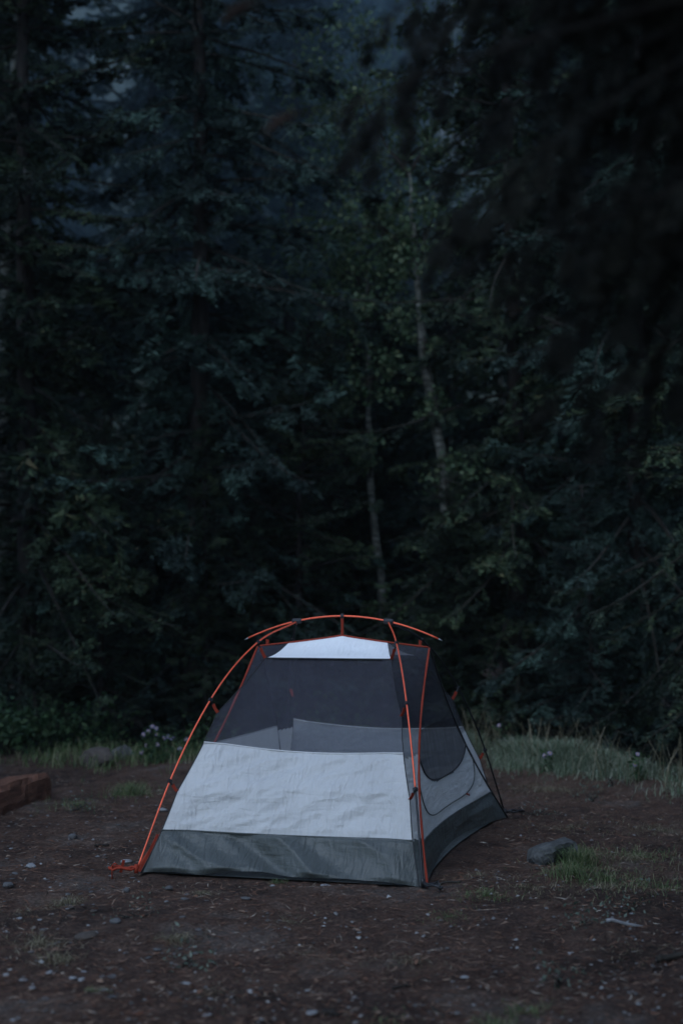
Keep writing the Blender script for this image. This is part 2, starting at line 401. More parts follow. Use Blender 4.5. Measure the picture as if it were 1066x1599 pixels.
def edge_pt_exact(c, k):
    """canopy edge that follows a leg, k = 0 at the floor corner .. 1 at the roof panel"""
    sx = 1 if c[1] == 'R' else -1; sy = -1 if c[0] == 'F' else 1
    a = CORN[c]
    ks = [0.0, 0.30, 0.66, 1.0]
    P = []
    for t, dz, dn in ((0.0, 0.0, 0.018), (0.185, 0.035, 0.03), (0.425, 0.048, 0.03), (0.73, 0.068, 0.032)):
        q = leg_pt(c, t); q.z -= 0.012
        q.x -= sx * dn; q.y -= sy * dn * 0.7; q.z -= dz
        P.append(q)
    # taut between clips, only slightly rounded at them
    i = 0 if k <= ks[1] else (1 if k <= ks[2] else 2)
    f = (k - ks[i]) / (ks[i + 1] - ks[i])
    lin = P[i].lerp(P[i + 1], f)
    sag = math.sin(math.pi * f) * 0.008
    lin.x -= sx * sag
    return Vector((lin.x, lin.y, max(lin.z, 0.0)))

EDGE_K = np.linspace(0, 1, 241)
EDGE = {c: np.array([tuple(edge_pt_exact(c, float(k))) for k in EDGE_K]) for c in CORN}
def edge_pt(c, k):
    f = min(max(k, 0.0), 1.0) * 240; i = min(int(f), 239); E = EDGE[c]; f -= i
    return Vector(E[i]) * (1 - f) + Vector(E[i + 1]) * f
def k_at_z(c, z): return float(np.interp(z, EDGE[c][:, 2], EDGE_K))

def ridge_pt(s):
    """roof ridge under the brow pole, s in -0.445 .. 0.445"""
    a = abs(s) / 0.445
    return Vector((s, 0.0, 1.033 - 0.058 * a ** 0.85))

def trim_pt(c, f):
    """edge seam from ridge end (f=1) to floor corner (f=0)"""
    sx = 1 if c[1] == 'R' else -1
    top = ridge_pt(0.445 * sx); a = CORN[c]
    bot = Vector((a[0] + sx * 0.012, a[1] * 0.975, 0.0))
    p = bot.lerp(top, f)
    p.x -= sx * 0.045 * math.sin(math.pi * min(1, f * 1.0)) ** 1.0
    return p

def z_trim(c, z): return z / trim_pt(c, 1).z

rngw = np.random.default_rng(4)
def wrinkle(P, n, amp, seed, scale=(9, 3), tilt=0.6):
    """creases running aslant, as pulled cloth"""
    a = P.x * math.cos(tilt) + P.z * math.sin(tilt) + P.y * 0.5
    b = -P.x * math.sin(tilt) + P.z * math.cos(tilt)
    v = float(vnoise(np.array([a * scale[1] + 17]), np.array([b * scale[0] + 5]), 1.0, seed, 3)[0]) - 0.5
    r = 1 - abs(2 * v) * 2.2
    return P + n * (amp * r)

def grid_part(name, fn, nu, nv, mat, parent, keep=None, amp=0.0, seed=0, scale=(9, 3), tilt=0.6, out=Vector((0, -1, 0.3)), pin=True):
    """sheet from fn(u,v); keep(P) decides which cells belong"""
    Pv = [[fn(i / nu, j / nv) for i in range(nu + 1)] for j in range(nv + 1)]
    V = []; idx = {}; Fq = []
    o = out.normalized()
    def vid(i, j):
        if (i, j) not in idx:
            P = Pv[j][i]
            if amp:
                w = 1.0
                if pin:
                    w = min(1, min(i, nu - i) / (0.08 * nu)) * min(1, min(j, nv - j) / (0.1 * nv) + 0.15)
                P = wrinkle(P, o, amp * w, seed, scale, tilt)
            idx[(i, j)] = len(V); V.append(P)
        return idx[(i, j)]
    for j in range(nv):
        for i in range(nu):
            if keep is not None:
                c = (Pv[j][i] + Pv[j][i+1] + Pv[j+1][i] + Pv[j+1][i+1]) / 4
                if not keep(c): continue
            Fq.append((vid(i, j), vid(i + 1, j), vid(i + 1, j + 1), vid(i, j + 1)))
    return mesh_py(name, V, Fq, mat, parent, True)

Z_TUB = 0.178
def end_wall(side):
    l, r = side + 'L', side + 'R'; sy = -1 if side == 'F' else 1
    out = Vector((0, sy, 0.35))
    zt = {l: 0.55, r: 0.525}
    def span(z0, z1, sag0=0.0, sag1=0.0, lift=0.0):
        """sheet between heights z0 and z1 (each a function of side); sags in its middle"""
        def fn(u, v):
            zl = z0[l] + (z1[l] - z0[l]) * v; zr = z0[r] + (z1[r] - z0[r]) * v
            A = edge_pt(l, k_at_z(l, zl)); B = edge_pt(r, k_at_z(r, zr))
            P = A.lerp(B, u)
            s = math.sin(math.pi * u)
            P.z -= s * (sag0 * (1 - v) + sag1 * v)
            zf = P.z / 0.36 if P.z < 0.36 else (P.z - 0.36) / 0.58
            P.y -= sy * (0.030 if P.z < 0.36 else 0.050) * min(1, 3 * s) * math.sin(math.pi * min(1, zf)) ** 0.8
            return P
        return fn
    # floor tub: crumpled at the ground line
    base = span({l: 0.0, r: 0.0}, {l: Z_TUB, r: Z_TUB}, 0, 0.006)
    def tub(u, v):
        P = base(u, v)
        if v < 0.5:
            w = (1 - v / 0.5)
            P.z += w * (0.018 + 0.036 * (float(vnoise(np.array([u * 9.0]), np.array([0.3 + (0 if sy < 0 else 5)]), 1.0, 31, 2)[0]) - 0.3)) * math.sin(math.pi * u) ** 0.5
            P.y += sy * w * 0.02 * (float(vnoise(np.array([u * 14.0]), np.array([4.3]), 1.0, 33, 2)[0]) - 0.5)
        return P
    grid_part('floor_tub_panel', tub, 110, 26, M['dark_fabric'], tent, amp=0.05, seed=11, scale=(5.5, 1.3), tilt=-0.5, out=out)
    grid_part('lower_panel', span({l: Z_TUB, r: Z_TUB}, zt, 0.006, 0.026), 110, 40, M['grey_fabric'], tent, amp=0.015, seed=14, scale=(13, 3.0), tilt=0.35, out=out)
    grid_part('netting_panel', span(zt, {l: edge_pt(l, 1).z, r: edge_pt(r, 1).z}, 0.026, 0.004), 60, 30, M['net'], tent, amp=0.004, seed=15, scale=(5, 2), out=out)
    # seam tapes between the sheets
    for z, sg, rad, m in ((Z_TUB, 0.006, 0.0035, M['dark_fabric']), (None, 0.026, 0.0045, M['grey_fabric'])):
        zz = {l: z, r: z} if z else zt
        f = span(zz, {l: zz[l] + 0.01, r: zz[r] + 0.01}, sg, sg)
        mesh_py('seam', *tube([f(i / 30, 0) + Vector((0, sy * 0.003, 0)) for i in range(31)], rad, 6), m, tent, True)
    # white roof panel up to the ridge
    A, B = edge_pt(l, 1), edge_pt(r, 1)
    sl, sr = (-0.285, 0.235)
    def roof(u, v):
        lo = A.lerp(B, u); hi = ridge_pt(sl + (sr - sl) * u)
        P = lo.lerp(hi, v); P.z -= 0.012 * math.sin(math.pi * v); P.y += sy * 0.002
        return P
    grid_part('roof_panel', roof, 60, 24, M['white_fabric'], tent, amp=0.005, seed=18, scale=(10, 3), tilt=0.3, out=Vector((0, sy * .5, 1)))
    mesh_py('seam', *tube([roof(i / 20, 0) + Vector((0, 0, 0.001)) for i in range(21)], 0.0035, 6), M['zip'], tent, True)
    # netting gussets beside it, and the narrow sheets between leg edge and edge seam
    for c, s0, sx in ((l, sl, -1), (r, sr, 1)):
        E = edge_pt(c, 1)
        def gus(u, v):
            hi = ridge_pt(s0 + (0.445 * sx - s0) * u)
            return E.lerp(hi, v) - Vector((0, 0, 0.008 * math.sin(math.pi * v) * (1 - u)))
        grid_part('netting_gusset', gus, 14, 14, M['net'], tent)
        def cor(u, v, c=c):
            a = edge_pt(c, v); b = trim_pt(c, v)
            P = a.lerp(b, u); return P
        zc = 0.50
        o2 = Vector((sx, sy * 0.4, 0.2))
        grid_part('floor_tub_corner', cor, 16, 90, M['dark_fabric'], tent, keep=lambda P: P.z < Z_TUB, out=o2)
        grid_part('corner_panel', cor, 16, 90, M['grey_fabric'], tent, keep=lambda P: Z_TUB <= P.z < zc, out=o2)
        grid_part('corner_netting', cor, 16, 90, M['net'], tent, keep=lambda P: P.z >= zc, out=o2)
        mesh_py('seam', *tube([edge_pt(c, i / 40) + Vector((sx, sy, 0.3)).normalized() * 0.0015 for i in range(41)], 0.0025, 6), M['zip'], tent, True)
end_wall('F'); end_wall('B')

def side_wall(S, door):
    sx = 1 if S == 'R' else -1
    def fn(u, v):
        a = trim_pt('F' + S, v); b = trim_pt('B' + S, v)
        P = a.lerp(b, u); s = math.sin(math.pi * u)
        P.x -= sx * (0.085 * s * (1 - v) ** 3.0 + 0.01 * s)          # the floor edge bows inwards
        P.z += 0.03 * s * (1 - v) ** 3
        return P
    o = Vector((sx, 0, 0.25))
    def in_window(P):
        if P.z >= 0.58: return True
        return abs((P.y - 0.03) / 0.56) ** 2.6 + abs((P.z - 0.58) / 0.25) ** 2.6 < 1
    tubz = lambda P: 0.168 - 0.022 * (1 - (P.y / 1.04) ** 2)
    grid_part('floor_tub_panel', fn, 100, 110, M['dark_fabric'], tent, keep=lambda P: P.z < tubz(P), amp=0.014, seed=41, scale=(9, 2.5), tilt=0.9, out=o)
    d = None
    if door:
        d = grid_part('door', fn, 110, 120, M['grey_fabric'], tent, keep=lambda P: P.z >= tubz(P) and not in_window(P), amp=0.004, seed=43, out=o)
        grid_part('netting_window', fn, 110, 120, M['dark_net'], d, keep=lambda P: P.z >= tubz(P) and in_window(P) and P.z < 0.60, amp=0.006, seed=44, scale=(6, 9), out=o)
        grid_part('netting_panel', fn, 110, 120, M['net'], tent, keep=lambda P: P.z >= 0.60 and in_window(P), amp=0.003, seed=45, out=o)
        def on(y, z):
            f = z / 0.975
            Fp = trim_pt('F' + S, f); Bp = trim_pt('B' + S, f)
            u = (y - Fp.y) / (Bp.y - Fp.y); return fn(min(max(u, 0), 1), f) + o.normalized() * 0.006
        win = [on(0.03 + 0.56 * math.copysign(abs(math.cos(a)) ** (2 / 2.6), math.cos(a)), 0.58 - 0.25 * abs(math.sin(a)) ** (2 / 2.6)) for a in np.linspace(math.pi, 2 * math.pi, 48)]
        mesh_py('window_binding', *tube(win, 0.004, 6), M['zip'], d, True)
        zp = []
        for a in np.linspace(math.pi, 2 * math.pi, 60):
            e = 0.55
            cy = math.copysign(abs(math.cos(a)) ** e, math.cos(a)); cz = math.copysign(abs(math.sin(a)) ** e, math.sin(a))
            z = 0.50 + 0.315 * cz
            w = 0.67 * (1 - 0.45 * max(0, (z - 0.25)))
            zp.append(on(0.0 + w * cy, z))
        mesh_py('zip', *tube(zp, 0.003, 6), M['dark_fabric'], d, True)
        for f in (36,):
            q = zp[f]; mesh_py('zip_pull', *tube([q + Vector((0.006, 0, 0.0)), q + Vector((0.014, 0.02, -0.004)), q + Vector((0.012, 0.04, -0.012))], 0.004, 6), M['orange_web'], d, True)
    else:
        grid_part('lower_panel', fn, 80, 90, M['grey_fabric'], tent, keep=lambda P: tubz(P) <= P.z < 0.53, amp=0.004, seed=47, out=o)
        grid_part('netting_panel', fn, 60, 80, M['net'], tent, keep=lambda P: P.z >= 0.53, out=o)
    sp = []
    for i in range(41):
        u = i / 40; lo, hi = 0.0, 1.0
        for _ in range(22):
            m = (lo + hi) / 2; P = fn(u, m)
            if P.z < tubz(P): lo = m
            else: hi = m
        sp.append(fn(u, lo) + o.normalized() * 0.003)
    mesh_py('seam', *tube(sp, 0.004, 6), M['dark_fabric'], tent, True)
    for e in 'FB':
        P = [trim_pt(e + S, i / 40) + Vector((sx * 0.004, (-1 if e == 'F' else 1) * 0.003, 0)) for i in range(41)]
        rib_V = []; rib_F = []
        mesh_py('edge_binding', *tube(P, [0.0052 + 0.0008 * math.sin(i * .9) for i in range(41)], 8), M['orange_web'] if e == 'F' else M['zip'], tent, True)
side_wall('R', True); side_wall('L', False)

def flat_floor():
    a = [(CORN[c][0] * 0.985, CORN[c][1] * 0.985, 0.006) for c in ('FL', 'FR', 'BR', 'BL')]
    n = 12
    return mesh_py('floor', [Vector(a[0]).lerp(Vector(a[1]), i / n).lerp(Vector(a[3]).lerp(Vector(a[2]), i / n), j / n) + Vector((-0.06 * math.sin(math.pi * j / n) * (2 * i / n - 1), 0, 0)) for j in range(n + 1) for i in range(n + 1)],
            [(j * (n + 1) + i, j * (n + 1) + i + 1, (j + 1) * (n + 1) + i + 1, (j + 1) * (n + 1) + i) for j in range(n) for i in range(n)], M['dark_fabric'], tent, True)
flat_floor()
# ridge binding
mesh_py('ridge_binding', *tube([ridge_pt(s) + Vector((0, 0, 0.004)) for s in np.linspace(-0.445, 0.445, 40)], 0.0045, 6), M['orange_web'], tent, True)
# poles
brow = mesh_py('brow_pole', *tube([Vector((s, 0, brow_z(s))) for s in np.linspace(-0.5, 0.495, 40)], POLE_R, 10), M['orange_pole'], tent, True)
for s in (-0.5, 0.495):
    d = Vector((math.copysign(1, s), 0, -0.46 * 1)).normalized(); q = Vector((s, 0, brow_z(s)))
    mesh_py('pole_tip', *tube([q, q + d * 0.010, q + d * 0.022], [POLE_R * 1.05, POLE_R * .7, POLE_R * .55], 8), M['steel'], brow, True)
for c in CORN:
    split = {'FR': 0.18, 'BR': 0.97, 'BL': 0.97}.get(c, 0.0)
    if split:
        mesh_py('leg_pole', *tube([leg_pt(c, t) for t in np.linspace(split, 1.0, 40)], POLE_R, 10), M['orange_pole'], tent, True)
        mesh_py('black_leg_section', *tube([leg_pt(c, t) for t in np.linspace(0, split + 0.004, 16)], POLE_R * 1.12, 10), M['black_pole'], tent, True)
    else:
        mesh_py('leg_pole', *tube([leg_pt(c, t) for t in np.linspace(0, 1.0, 50)], POLE_R, 10), M['orange_pole'], tent, True)
def box_at(P, ax, size):
    """small rounded block, long side along ax"""
    ax = ax.normalized(); s = ax.orthogonal().normalized(); t = ax.cross(s)
    V = []
    for a, sc in ((-1, .75), (-.75, 1), (.75, 1), (1, .75)):
        for b, c_ in ((-1, -1), (1, -1), (1, 1), (-1, 1)):
            V.append(P + ax * (a * size[0] / 2) + s * (b * sc * size[1] / 2) + t * (c_ * sc * size[2] / 2))
    Fq = [(3, 2, 1, 0), (12, 13, 14, 15)]
    for i in range(3):
        for k in range(4): Fq.append((i * 4 + k, i * 4 + (k + 1) % 4, (i + 1) * 4 + (k + 1) % 4, (i + 1) * 4 + k))
    return V, Fq
for s in (-0.24, 0.24):
    q = Vector((s, 0, brow_z(s))); mesh_py('pole_hub', *box_at(q, Vector((1, 0, -0.2 * s)), (0.05, 0.019, 0.019)), M['black'], tent)
q = Vector((0, 0, brow_z(0))); mesh_py('pole_hub', *box_at(q, Vector((1, 0, 0)), (0.018, 0.017, 0.017)), M['black'], tent)
def strap(a, b, w, mat, name, parent):
    """flat ribbon from a to b with thickness"""
    d = (b - a).normalized(); s = d.orthogonal().normalized(); t = d.cross(s)
    V = []
    for i in range(5):
        p = a.lerp(b, i / 4) + Vector((0, 0, -0.004 * math.sin(math.pi * i / 4))); ww = w * (1.0 - 0.15 * math.sin(math.pi * i / 4))
        for x_, y_ in ((-1, -.18), (1, -.18), (1, .18), (-1, .18)): V.append(p + s * (x_ * ww / 2) + t * (y_ * ww / 2))
    Fq = [(3, 2, 1, 0), (16, 17, 18, 19)]
    for i in range(4):
        for k in range(4): Fq.append((i * 4 + k, i * 4 + (k + 1) % 4, (i + 1) * 4 + (k + 1) % 4, (i + 1) * 4 + k))
    return mesh_py(name, V, Fq, mat, parent)
strap(Vector((0, 0, brow_z(0) - 0.012)), ridge_pt(0) + Vector((0, 0, 0.004)), 0.016, M['orange_web'], 'peak_tab', tent)
for c in CORN:
    for t, k in ((0.185, 0.30), (0.425, 0.66), (0.73, 1.0)):
        q = leg_pt(c, t); e = edge_pt(c, k)
        ax = leg_pt(c, t + 0.02) - q
        cl = MB(); 
        cl.add(*box_at(q, ax, (0.018, 0.0165, 0.0165)))
        hook = q.lerp(e, 0.35)
        cl.tube([q, q.lerp(e, .2) + Vector((0, 0, -.004)), hook], 0.0035, 6)
        o_ = cl.build('pole_clip', M['black'], tent)
        strap(hook, e, 0.017, M['zip'] if (c[0] == 'B' and t > .7) else M['orange_web'], 'clip_tab', o_)
# brow tie near the ridge ends
for s in (-0.40, 0.40):
    strap(ridge_pt(s) + Vector((0, 0.0, 0.0)), ridge_pt(s) + Vector((0, 0.012, 0.032)), 0.018, M['orange_web'], 'ridge_tab', tent)
# stake loops at the corners
for c, colr in (('FL', 'orange_web'), ('FR', 'black'), ('BR', 'black'), ('BL', 'orange_web')):
    sx = 1 if c[1] == 'R' else -1; sy = -1 if c[0] == 'F' else 1
    a = Vector((CORN[c][0], CORN[c][1], 0.012))
    dirn = Vector((sx * (1.0 if c == 'FL' else 0.6), sy * (0.15 if c == 'FL' else 0.5), 0)).normalized()
    lp = MB()
    for off in (-0.012, 0.012):
        sd = dirn.cross(Vector((0, 0, 1))) * off
        V_ = []
        n_ = 7
        for i in range(n_):
            f = i / (n_ - 1); p = a + dirn * (0.125 * f) + sd * (1 - abs(2 * f - 1) ** 2) * 1.6 + Vector((0, 0, 0.004 + 0.014 * abs(math.sin(5 * f + off * 90))))
            V_.append(p)
        lp.tube(V_, [0.006] * n_, 6)
    lp.build('stake_loop', M[colr], tent, True)
    mesh_py('pole_foot', *tube([a + Vector((0, 0, -0.008)), a + Vector((0, 0, 0.03))], 0.0095, 8), M['black'] if c != 'FL' else M['orange_web'], tent, True)
    st = a + dirn * 0.11
    mesh_py('stake', *tube([st + Vector((0, 0, -0.05)), st + Vector((0, 0, 0.022)), st + Vector((0, 0, 0.034)) - dirn * 0.012, st + Vector((0, 0, 0.026)) - dirn * 0.022], 0.0035, 6), M['orange_web'] if c == 'FL' else M['black'], tent, True)
# red webbing triangle up the front left corner and its pull strap
strap(leg_pt('FL', 0.0) + Vector((0.012, 0, 0.0)), edge_pt('FL', 0.14) + Vector((-0.008, -0.006, 0)), 0.016, M['orange_web'], 'corner_webbing', tent)
strap(Vector((-0.75, -1.05, 0.005)), Vector((-0.735, -1.05, 0.06)), 0.014, M['orange_web'], 'pull_strap', tent)

# ------------------------------------------------------------------ trees
def rot_to(dirx, roll=0.0):
    """matrix whose X axis is dirx and whose Z is as upright as can be"""
    x = Vector(dirx).normalized(); z = Vector((0, 0, 1)); y = z.cross(x)
    y = y.normalized() if y.length > 1e-5 else Vector((0, 1, 0)); z = x.cross(y)
    m = Matrix((x, y, z)).transposed()
    if roll: m = m @ Matrix.Rotation(roll, 3, 'X')
    return np.array(m)

def needle_rows(rng, A, B, droop, n, ln, wd):
    """needle triangles along straight twigs A->B (arrays k,3); returns (k*n*3,3,3)"""
    k = len(A)
    f = (np.arange(n) + 0.5) / n
    P = A[:, None, :] + (B - A)[:, None, :] * f[None, :, None]
    P[:, :, 2] -= droop[:, None] * f[None, :] ** 2
    d = B - A; d /= np.linalg.norm(d, axis=1, keepdims=True) + 1e-9
    T = []
    for s in range(3):
        r = rng.normal(size=(k, n, 3)); r -= (r * d[:, None, :]).sum(-1, keepdims=True) * d[:, None, :]
        r /= np.linalg.norm(r, axis=-1, keepdims=True) + 1e-9
        r[:, :, 2] = np.abs(r[:, :, 2]) * 0.6 + r[:, :, 2] * 0.25
        tip = P + (d[:, None, :] * rng.uniform(0.5, 1.0, (k, n, 1)) + r * rng.uniform(0.5, 0.95, (k, n, 1))) * (ln * (1.1 - 0.5 * f)[None, :, None])
        w = d[:, None, :] * wd + rng.normal(size=(k, n, 3)) * wd * 0.35
        T.append(np.stack([P - w * 0.5, P + w * 0.5, tip], -2).reshape(-1, 3, 3))
    return np.concatenate(T)

def make_branch(rng, L, droop=0.25, up=0.12, twig=0.32, per_m=22, hang=0.0, needle=0.03, nw=0.008, bare=0.18, sub=True, nn=11, needle_scale=1.0, bend=1.4):
    """one conifer bough along +X: needles, woody axis"""
    needle *= needle_scale; nw *= needle_scale * 1.5 if needle_scale > 1 else 1
    def axis(x):
        f = np.asarray(x) / L
        return np.stack([np.asarray(x) * 1.0, wob * np.sin(f * 4 + ph) * f, -droop * L * f ** bend + up * L * f ** 4], -1)
    wob = rng.uniform(-0.05, 0.05) * L; ph = rng.uniform(0, 6)
    n = max(6, int(per_m * L)); x = np.sort(rng.uniform(bare * L, L, n)); P = axis(x)
    f = x / L
    side = np.where(np.arange(n) % 2 == 0, 1.0, -1.0)
    env = np.clip(np.minimum((f - bare) / 0.18 + 0.35, 1.0), 0, 1) * (1.05 - 0.75 * f)
    tl = twig * env * rng.uniform(0.6, 1.2, n)
    an = np.radians(rng.uniform(38, 68, n)) * side
    B = P + np.stack([np.cos(an) * tl, np.sin(an) * tl, -hang * tl * rng.uniform(0.5, 1.3, n) + rng.normal(0, 0.08, n) * tl], -1)
    A_ = [P]; B_ = [B]; D_ = [0.15 * tl]
    if sub:      # side sprigs on the twigs
        for ff in (0.35, 0.62):
            Q = P + (B - P) * ff
            for sg in (1, -1):
                a2 = an + sg * np.radians(rng.uniform(30, 50, n)); t2 = tl * rng.uniform(0.35, 0.6, n) * (1.15 - ff)
                A_.append(Q); B_.append(Q + np.stack([np.cos(a2) * t2, np.sin(a2) * t2, -hang * t2 * 1.2 + rng.normal(0, 0.1, n) * t2], -1)); D_.append(0.15 * t2)
    A = np.concatenate(A_); B = np.concatenate(B_); D = np.concatenate(D_)
    N1 = needle_rows(rng, A[:n], B[:n], D[:n], nn, needle, nw)
    N = [N1]
    if sub: N.append(needle_rows(rng, A[n:], B[n:], D[n:], max(4, nn // 2), needle, nw))
    xa = np.linspace(bare * L, L * 1.0, 14); Pa = axis(xa)
    N.append(needle_rows(rng, Pa[:-1], Pa[1:], np.zeros(13), 4, needle, nw))
    ax_pts = axis(np.linspace(0, L, 7))
    # twig wood as thin slivers
    sl = np.stack([P + np.array([0, 0, .004]), P - np.array([0, 0, .004]), B[:n] - np.stack([np.zeros(n), np.zeros(n), D[:n]], -1)], -2)
    return np.concatenate(N), ax_pts, sl

def strip_tube(pts, r0, r1, sides=4):
    return tube([Vector(p) for p in pts], [r0 + (r1 - r0) * i / (len(pts) - 1) for i in range(len(pts))], sides, False)

def conifer_meshes(seed, H, base_r, crown0, n_br, maxL, droop, hang, needle=0.03, dead=26, lean=0.0, per_m=14, needles='needles'):
    """trunk, limbs, crown mesh data of one spruce of height H; crown starts at crown0"""
    rng = np.random.default_rng(seed)
    protos = [make_branch(rng, L, droop * rng.uniform(0.7, 1.3), 0.12 * rng.uniform(0.5, 1.5), 0.17 + 0.15 * min(L, 1.6), per_m, hang, needle, needle * 0.38, bare=0.05, nn=8) for L in (0.6, 1.0, 1.4, 1.9, 1.0, 1.5)]
    pl = np.array([0.6, 1.0, 1.4, 1.9, 1.0, 1.5])
    ph = rng.uniform(0, 6, 3)
    def tr(z):
        f = z / H
        return np.array([lean * f * H + 0.06 * math.sin(f * 5 + ph[0]), 0.06 * math.sin(f * 4 + ph[1]), z])
    zs = np.linspace(-0.35, H, 26)
    Vt, Ft = tube([Vector(tr(z)) for z in zs], [max(0.012, base_r * (1 - max(z, 0) / H) ** 0.9 * (1.0 + 0.35 * math.exp(-max(z, 0) * 3))) for z in zs], 12)
    wood = MB(); T = []
    z = crown0 + (H - crown0) * np.sort(rng.uniform(0, 1, n_br) ** 0.9)
    az = np.arange(n_br) * 2.39996 + rng.normal(0, 0.4, n_br)
    for i in range(n_br):
        f = (z[i] - crown0) / (H - crown0)
        L = maxL * (min(1, 0.55 + f * 3.0)) * (1 - f) ** 0.75 * rng.uniform(0.65, 1.15) + 0.22
        if i % 4 == 0: L = min(L, rng.uniform(0.4, 0.9))
        j = int(rng.integers(0, len(pl))) if rng.uniform() < 0.2 else int(np.argmin(np.abs(pl - L) + rng.uniform(0, .25, len(pl))))
        nd, ax, sl = protos[j]; s = L / pl[j]
        el = math.radians(-14 + 42 * f + rng.normal(0, 13))
        m = rot_to((math.cos(az[i]) * math.cos(el), math.sin(az[i]) * math.cos(el), math.sin(el)), rng.normal(0, 0.4))
        b = tr(z[i])
        sc = np.array([s, s * rng.uniform(.8, 1.15), s])
        T.append((nd * sc) @ m.T + b)
        a2 = (ax * sc) @ m.T + b
        wood.add(*strip_tube(a2, 0.006 + 0.009 * L, 0.003, 4))
        if sl is not None:
            q = (sl * sc) @ m.T + b
            base = len(wood.V); wood.V += [tuple(p) for p in q.reshape(-1, 3)[::1]]; wood.F += [(base + 3*k, base + 3*k + 1, base + 3*k + 2) for k in range(len(q))]
    for i in range(int(H * 10)):     # short sprays close to the trunk
        zz = rng.uniform(crown0 + .2, H * .95); a = rng.uniform(0, 6.28); nd, ax, sl = protos[0]; s = rng.uniform(.7, 1.2)
        m = rot_to((math.cos(a), math.sin(a), rng.uniform(-.5, .4)), rng.normal(0, .6))
        T.append((nd * s) @ m.T + tr(zz))
    for i in range(dead):     # bare dead twigs low on the trunk
        zz = rng.uniform(0.3, crown0 + 2.0); a = rng.uniform(0, 6.28); L = rng.uniform(0.3, 1.3)
        d = Vector((math.cos(a), math.sin(a), rng.uniform(-0.45, 0.15))); p = Vector(tr(zz))
        pts = [p]; 
        for k in range(5):
            d = (d + Vector(rng.normal(0, 0.16, 3)) + Vector((0, 0, -0.05))).normalized(); p = p + d * L / 5; pts.append(p.copy())
            if k in (1, 2, 3):
                q = p.copy(); e = (d + Vector(rng.normal(0, .6, 3))).normalized()
                wood.tube([q, q + e * L * 0.14, q + (e + Vector((0, 0, -.3))).normalized() * L * 0.28], [0.004, .003, .0015], 3, False)
        wood.tube(pts, [0.009, .008, .007, .005, .004, .002], 4, False)
    mt = bpy.data.meshes.new('spruce_trunk'); mt.from_pydata([tuple(v) for v in Vt], [], Ft); mt.update(); mt.materials.append(M['bark'])
    mt.polygons.foreach_set('use_smooth', np.ones(len(mt.polygons), dtype=bool))
    mw = bpy.data.meshes.new('spruce_limbs'); mw.from_pydata(wood.V, [], wood.F); mw.update(); mw.materials.append(M['dead_twig'])
    mc = mesh_tris('spruce_crown', np.concatenate(T)); mc.materials.append(M[needles])
    return mt, mw, mc

def place_tree(name, protos, x, y, s, rz, label, group, needles='needles', z=None, cat='tree'):
    t = empty(name, (x, y, gz(x, y) if z is None else z), rz); t.scale = (s, s, s)
    tag(t, label, cat, group)
    mt, mw, mc = BLUE.get(id(protos), protos) if needles == 'blue_needles' else protos
    for nm, me in (('trunk', mt), ('limbs', mw), ('crown', mc)):
        if me is None: continue
        o = bpy.data.objects.new(nm, me); C.objects.link(o); o.parent = t
    return t

SP = {
    'big': conifer_meshes(1, 12.5, 0.13, 0.2, 275, 1.95, 0.30, 0.25, needle=0.052, dead=14),
    'big2': conifer_meshes(2, 11.5, 0.11, 0.15, 280, 1.7, 0.34, 0.4, needle=0.052, dead=14),
    'lace': conifer_meshes(3, 10.5, 0.10, 0.3, 230, 1.6, 0.42, 0.65, needle=0.048, dead=16),
    'young': conifer_meshes(4, 4.2, 0.05, 0.12, 140, 1.05, 0.22, 0.1, needle=0.037, dead=6),
}

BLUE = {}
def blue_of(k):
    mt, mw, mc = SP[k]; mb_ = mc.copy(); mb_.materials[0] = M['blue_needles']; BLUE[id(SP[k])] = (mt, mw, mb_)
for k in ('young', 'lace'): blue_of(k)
front = 'spruces at the edge of the clearing'
back = 'spruces standing deeper in the wood'
place_tree('spruce_tree', SP['lace'], -1.33, 12.6, 1.15, 0.4, 'big blue-green spruce with its trunk just left of the tent peak, sweeping boughs', front, 'blue_needles')
place_tree('spruce_tree', SP['big2'], -2.75, 12.3, 1.0, 2.0, 'dark spruce at the left frame edge behind the brown boulder', front)
place_tree('spruce_tree', SP['lace'], 1.52, 12.9, 1.05, 0.9, 'spruce with a straight dark trunk behind the thin pale stem', front)
place_tree('spruce_tree', SP['lace'], 2.55, 12.0, 1.0, 4.1, 'bluish spruce with flat fanned boughs behind the grassy bank', front, 'blue_needles')
place_tree('spruce_tree', SP['lace'], 3.15, 10.6, 0.95, 2.7, 'spruce with drooping lacy boughs at the right frame edge', front)
place_tree('spruce_tree', SP['lace'], -3.6, 14.4, 1.1, 5.0, 'tall spruce in the gap beside the left edge spruce', back)
place_tree('spruce_tree', SP['lace'], -2.1, 15.6, 1.15, 1.1, 'tall spruce filling between the two left spruces', back, 'blue_needles')
place_tree('spruce_tree', SP['big2'], 2.2, 15.8, 1.1, 0.3, 'tall spruce behind the bluish spruce', back)
place_tree('spruce_tree', SP['big'], 3.9, 14.5, 1.0, 3.3, 'broad spruce behind the lacy right edge spruce', back)
place_tree('spruce_tree', SP['lace'], -0.9, 25.5, 1.25, 0.0, 'hazy spruce seen high up left of the leafy aspen crown', back, 'blue_needles')
place_tree('spruce_tree', SP['lace'], 1.3, 27.0, 1.2, 2.2, 'hazy spruce seen behind the leafy aspen crown', back, 'blue_needles')
place_tree('spruce_tree', SP['lace'], -0.55, 16.4, 1.12, 3.6, 'misty blue spruce in the top gap left of the aspen leaves', back, 'blue_needles')
place_tree('spruce_tree', SP['lace'], 0.35, 20.5, 1.15, 1.9, 'misty spruce in the top gap behind the aspen leaves', back, 'blue_needles')
place_tree('spruce_tree', SP['lace'], -1.75, 19.0, 1.2, 5.1, 'misty spruce behind the big blue-green spruce', back, 'blue_needles')
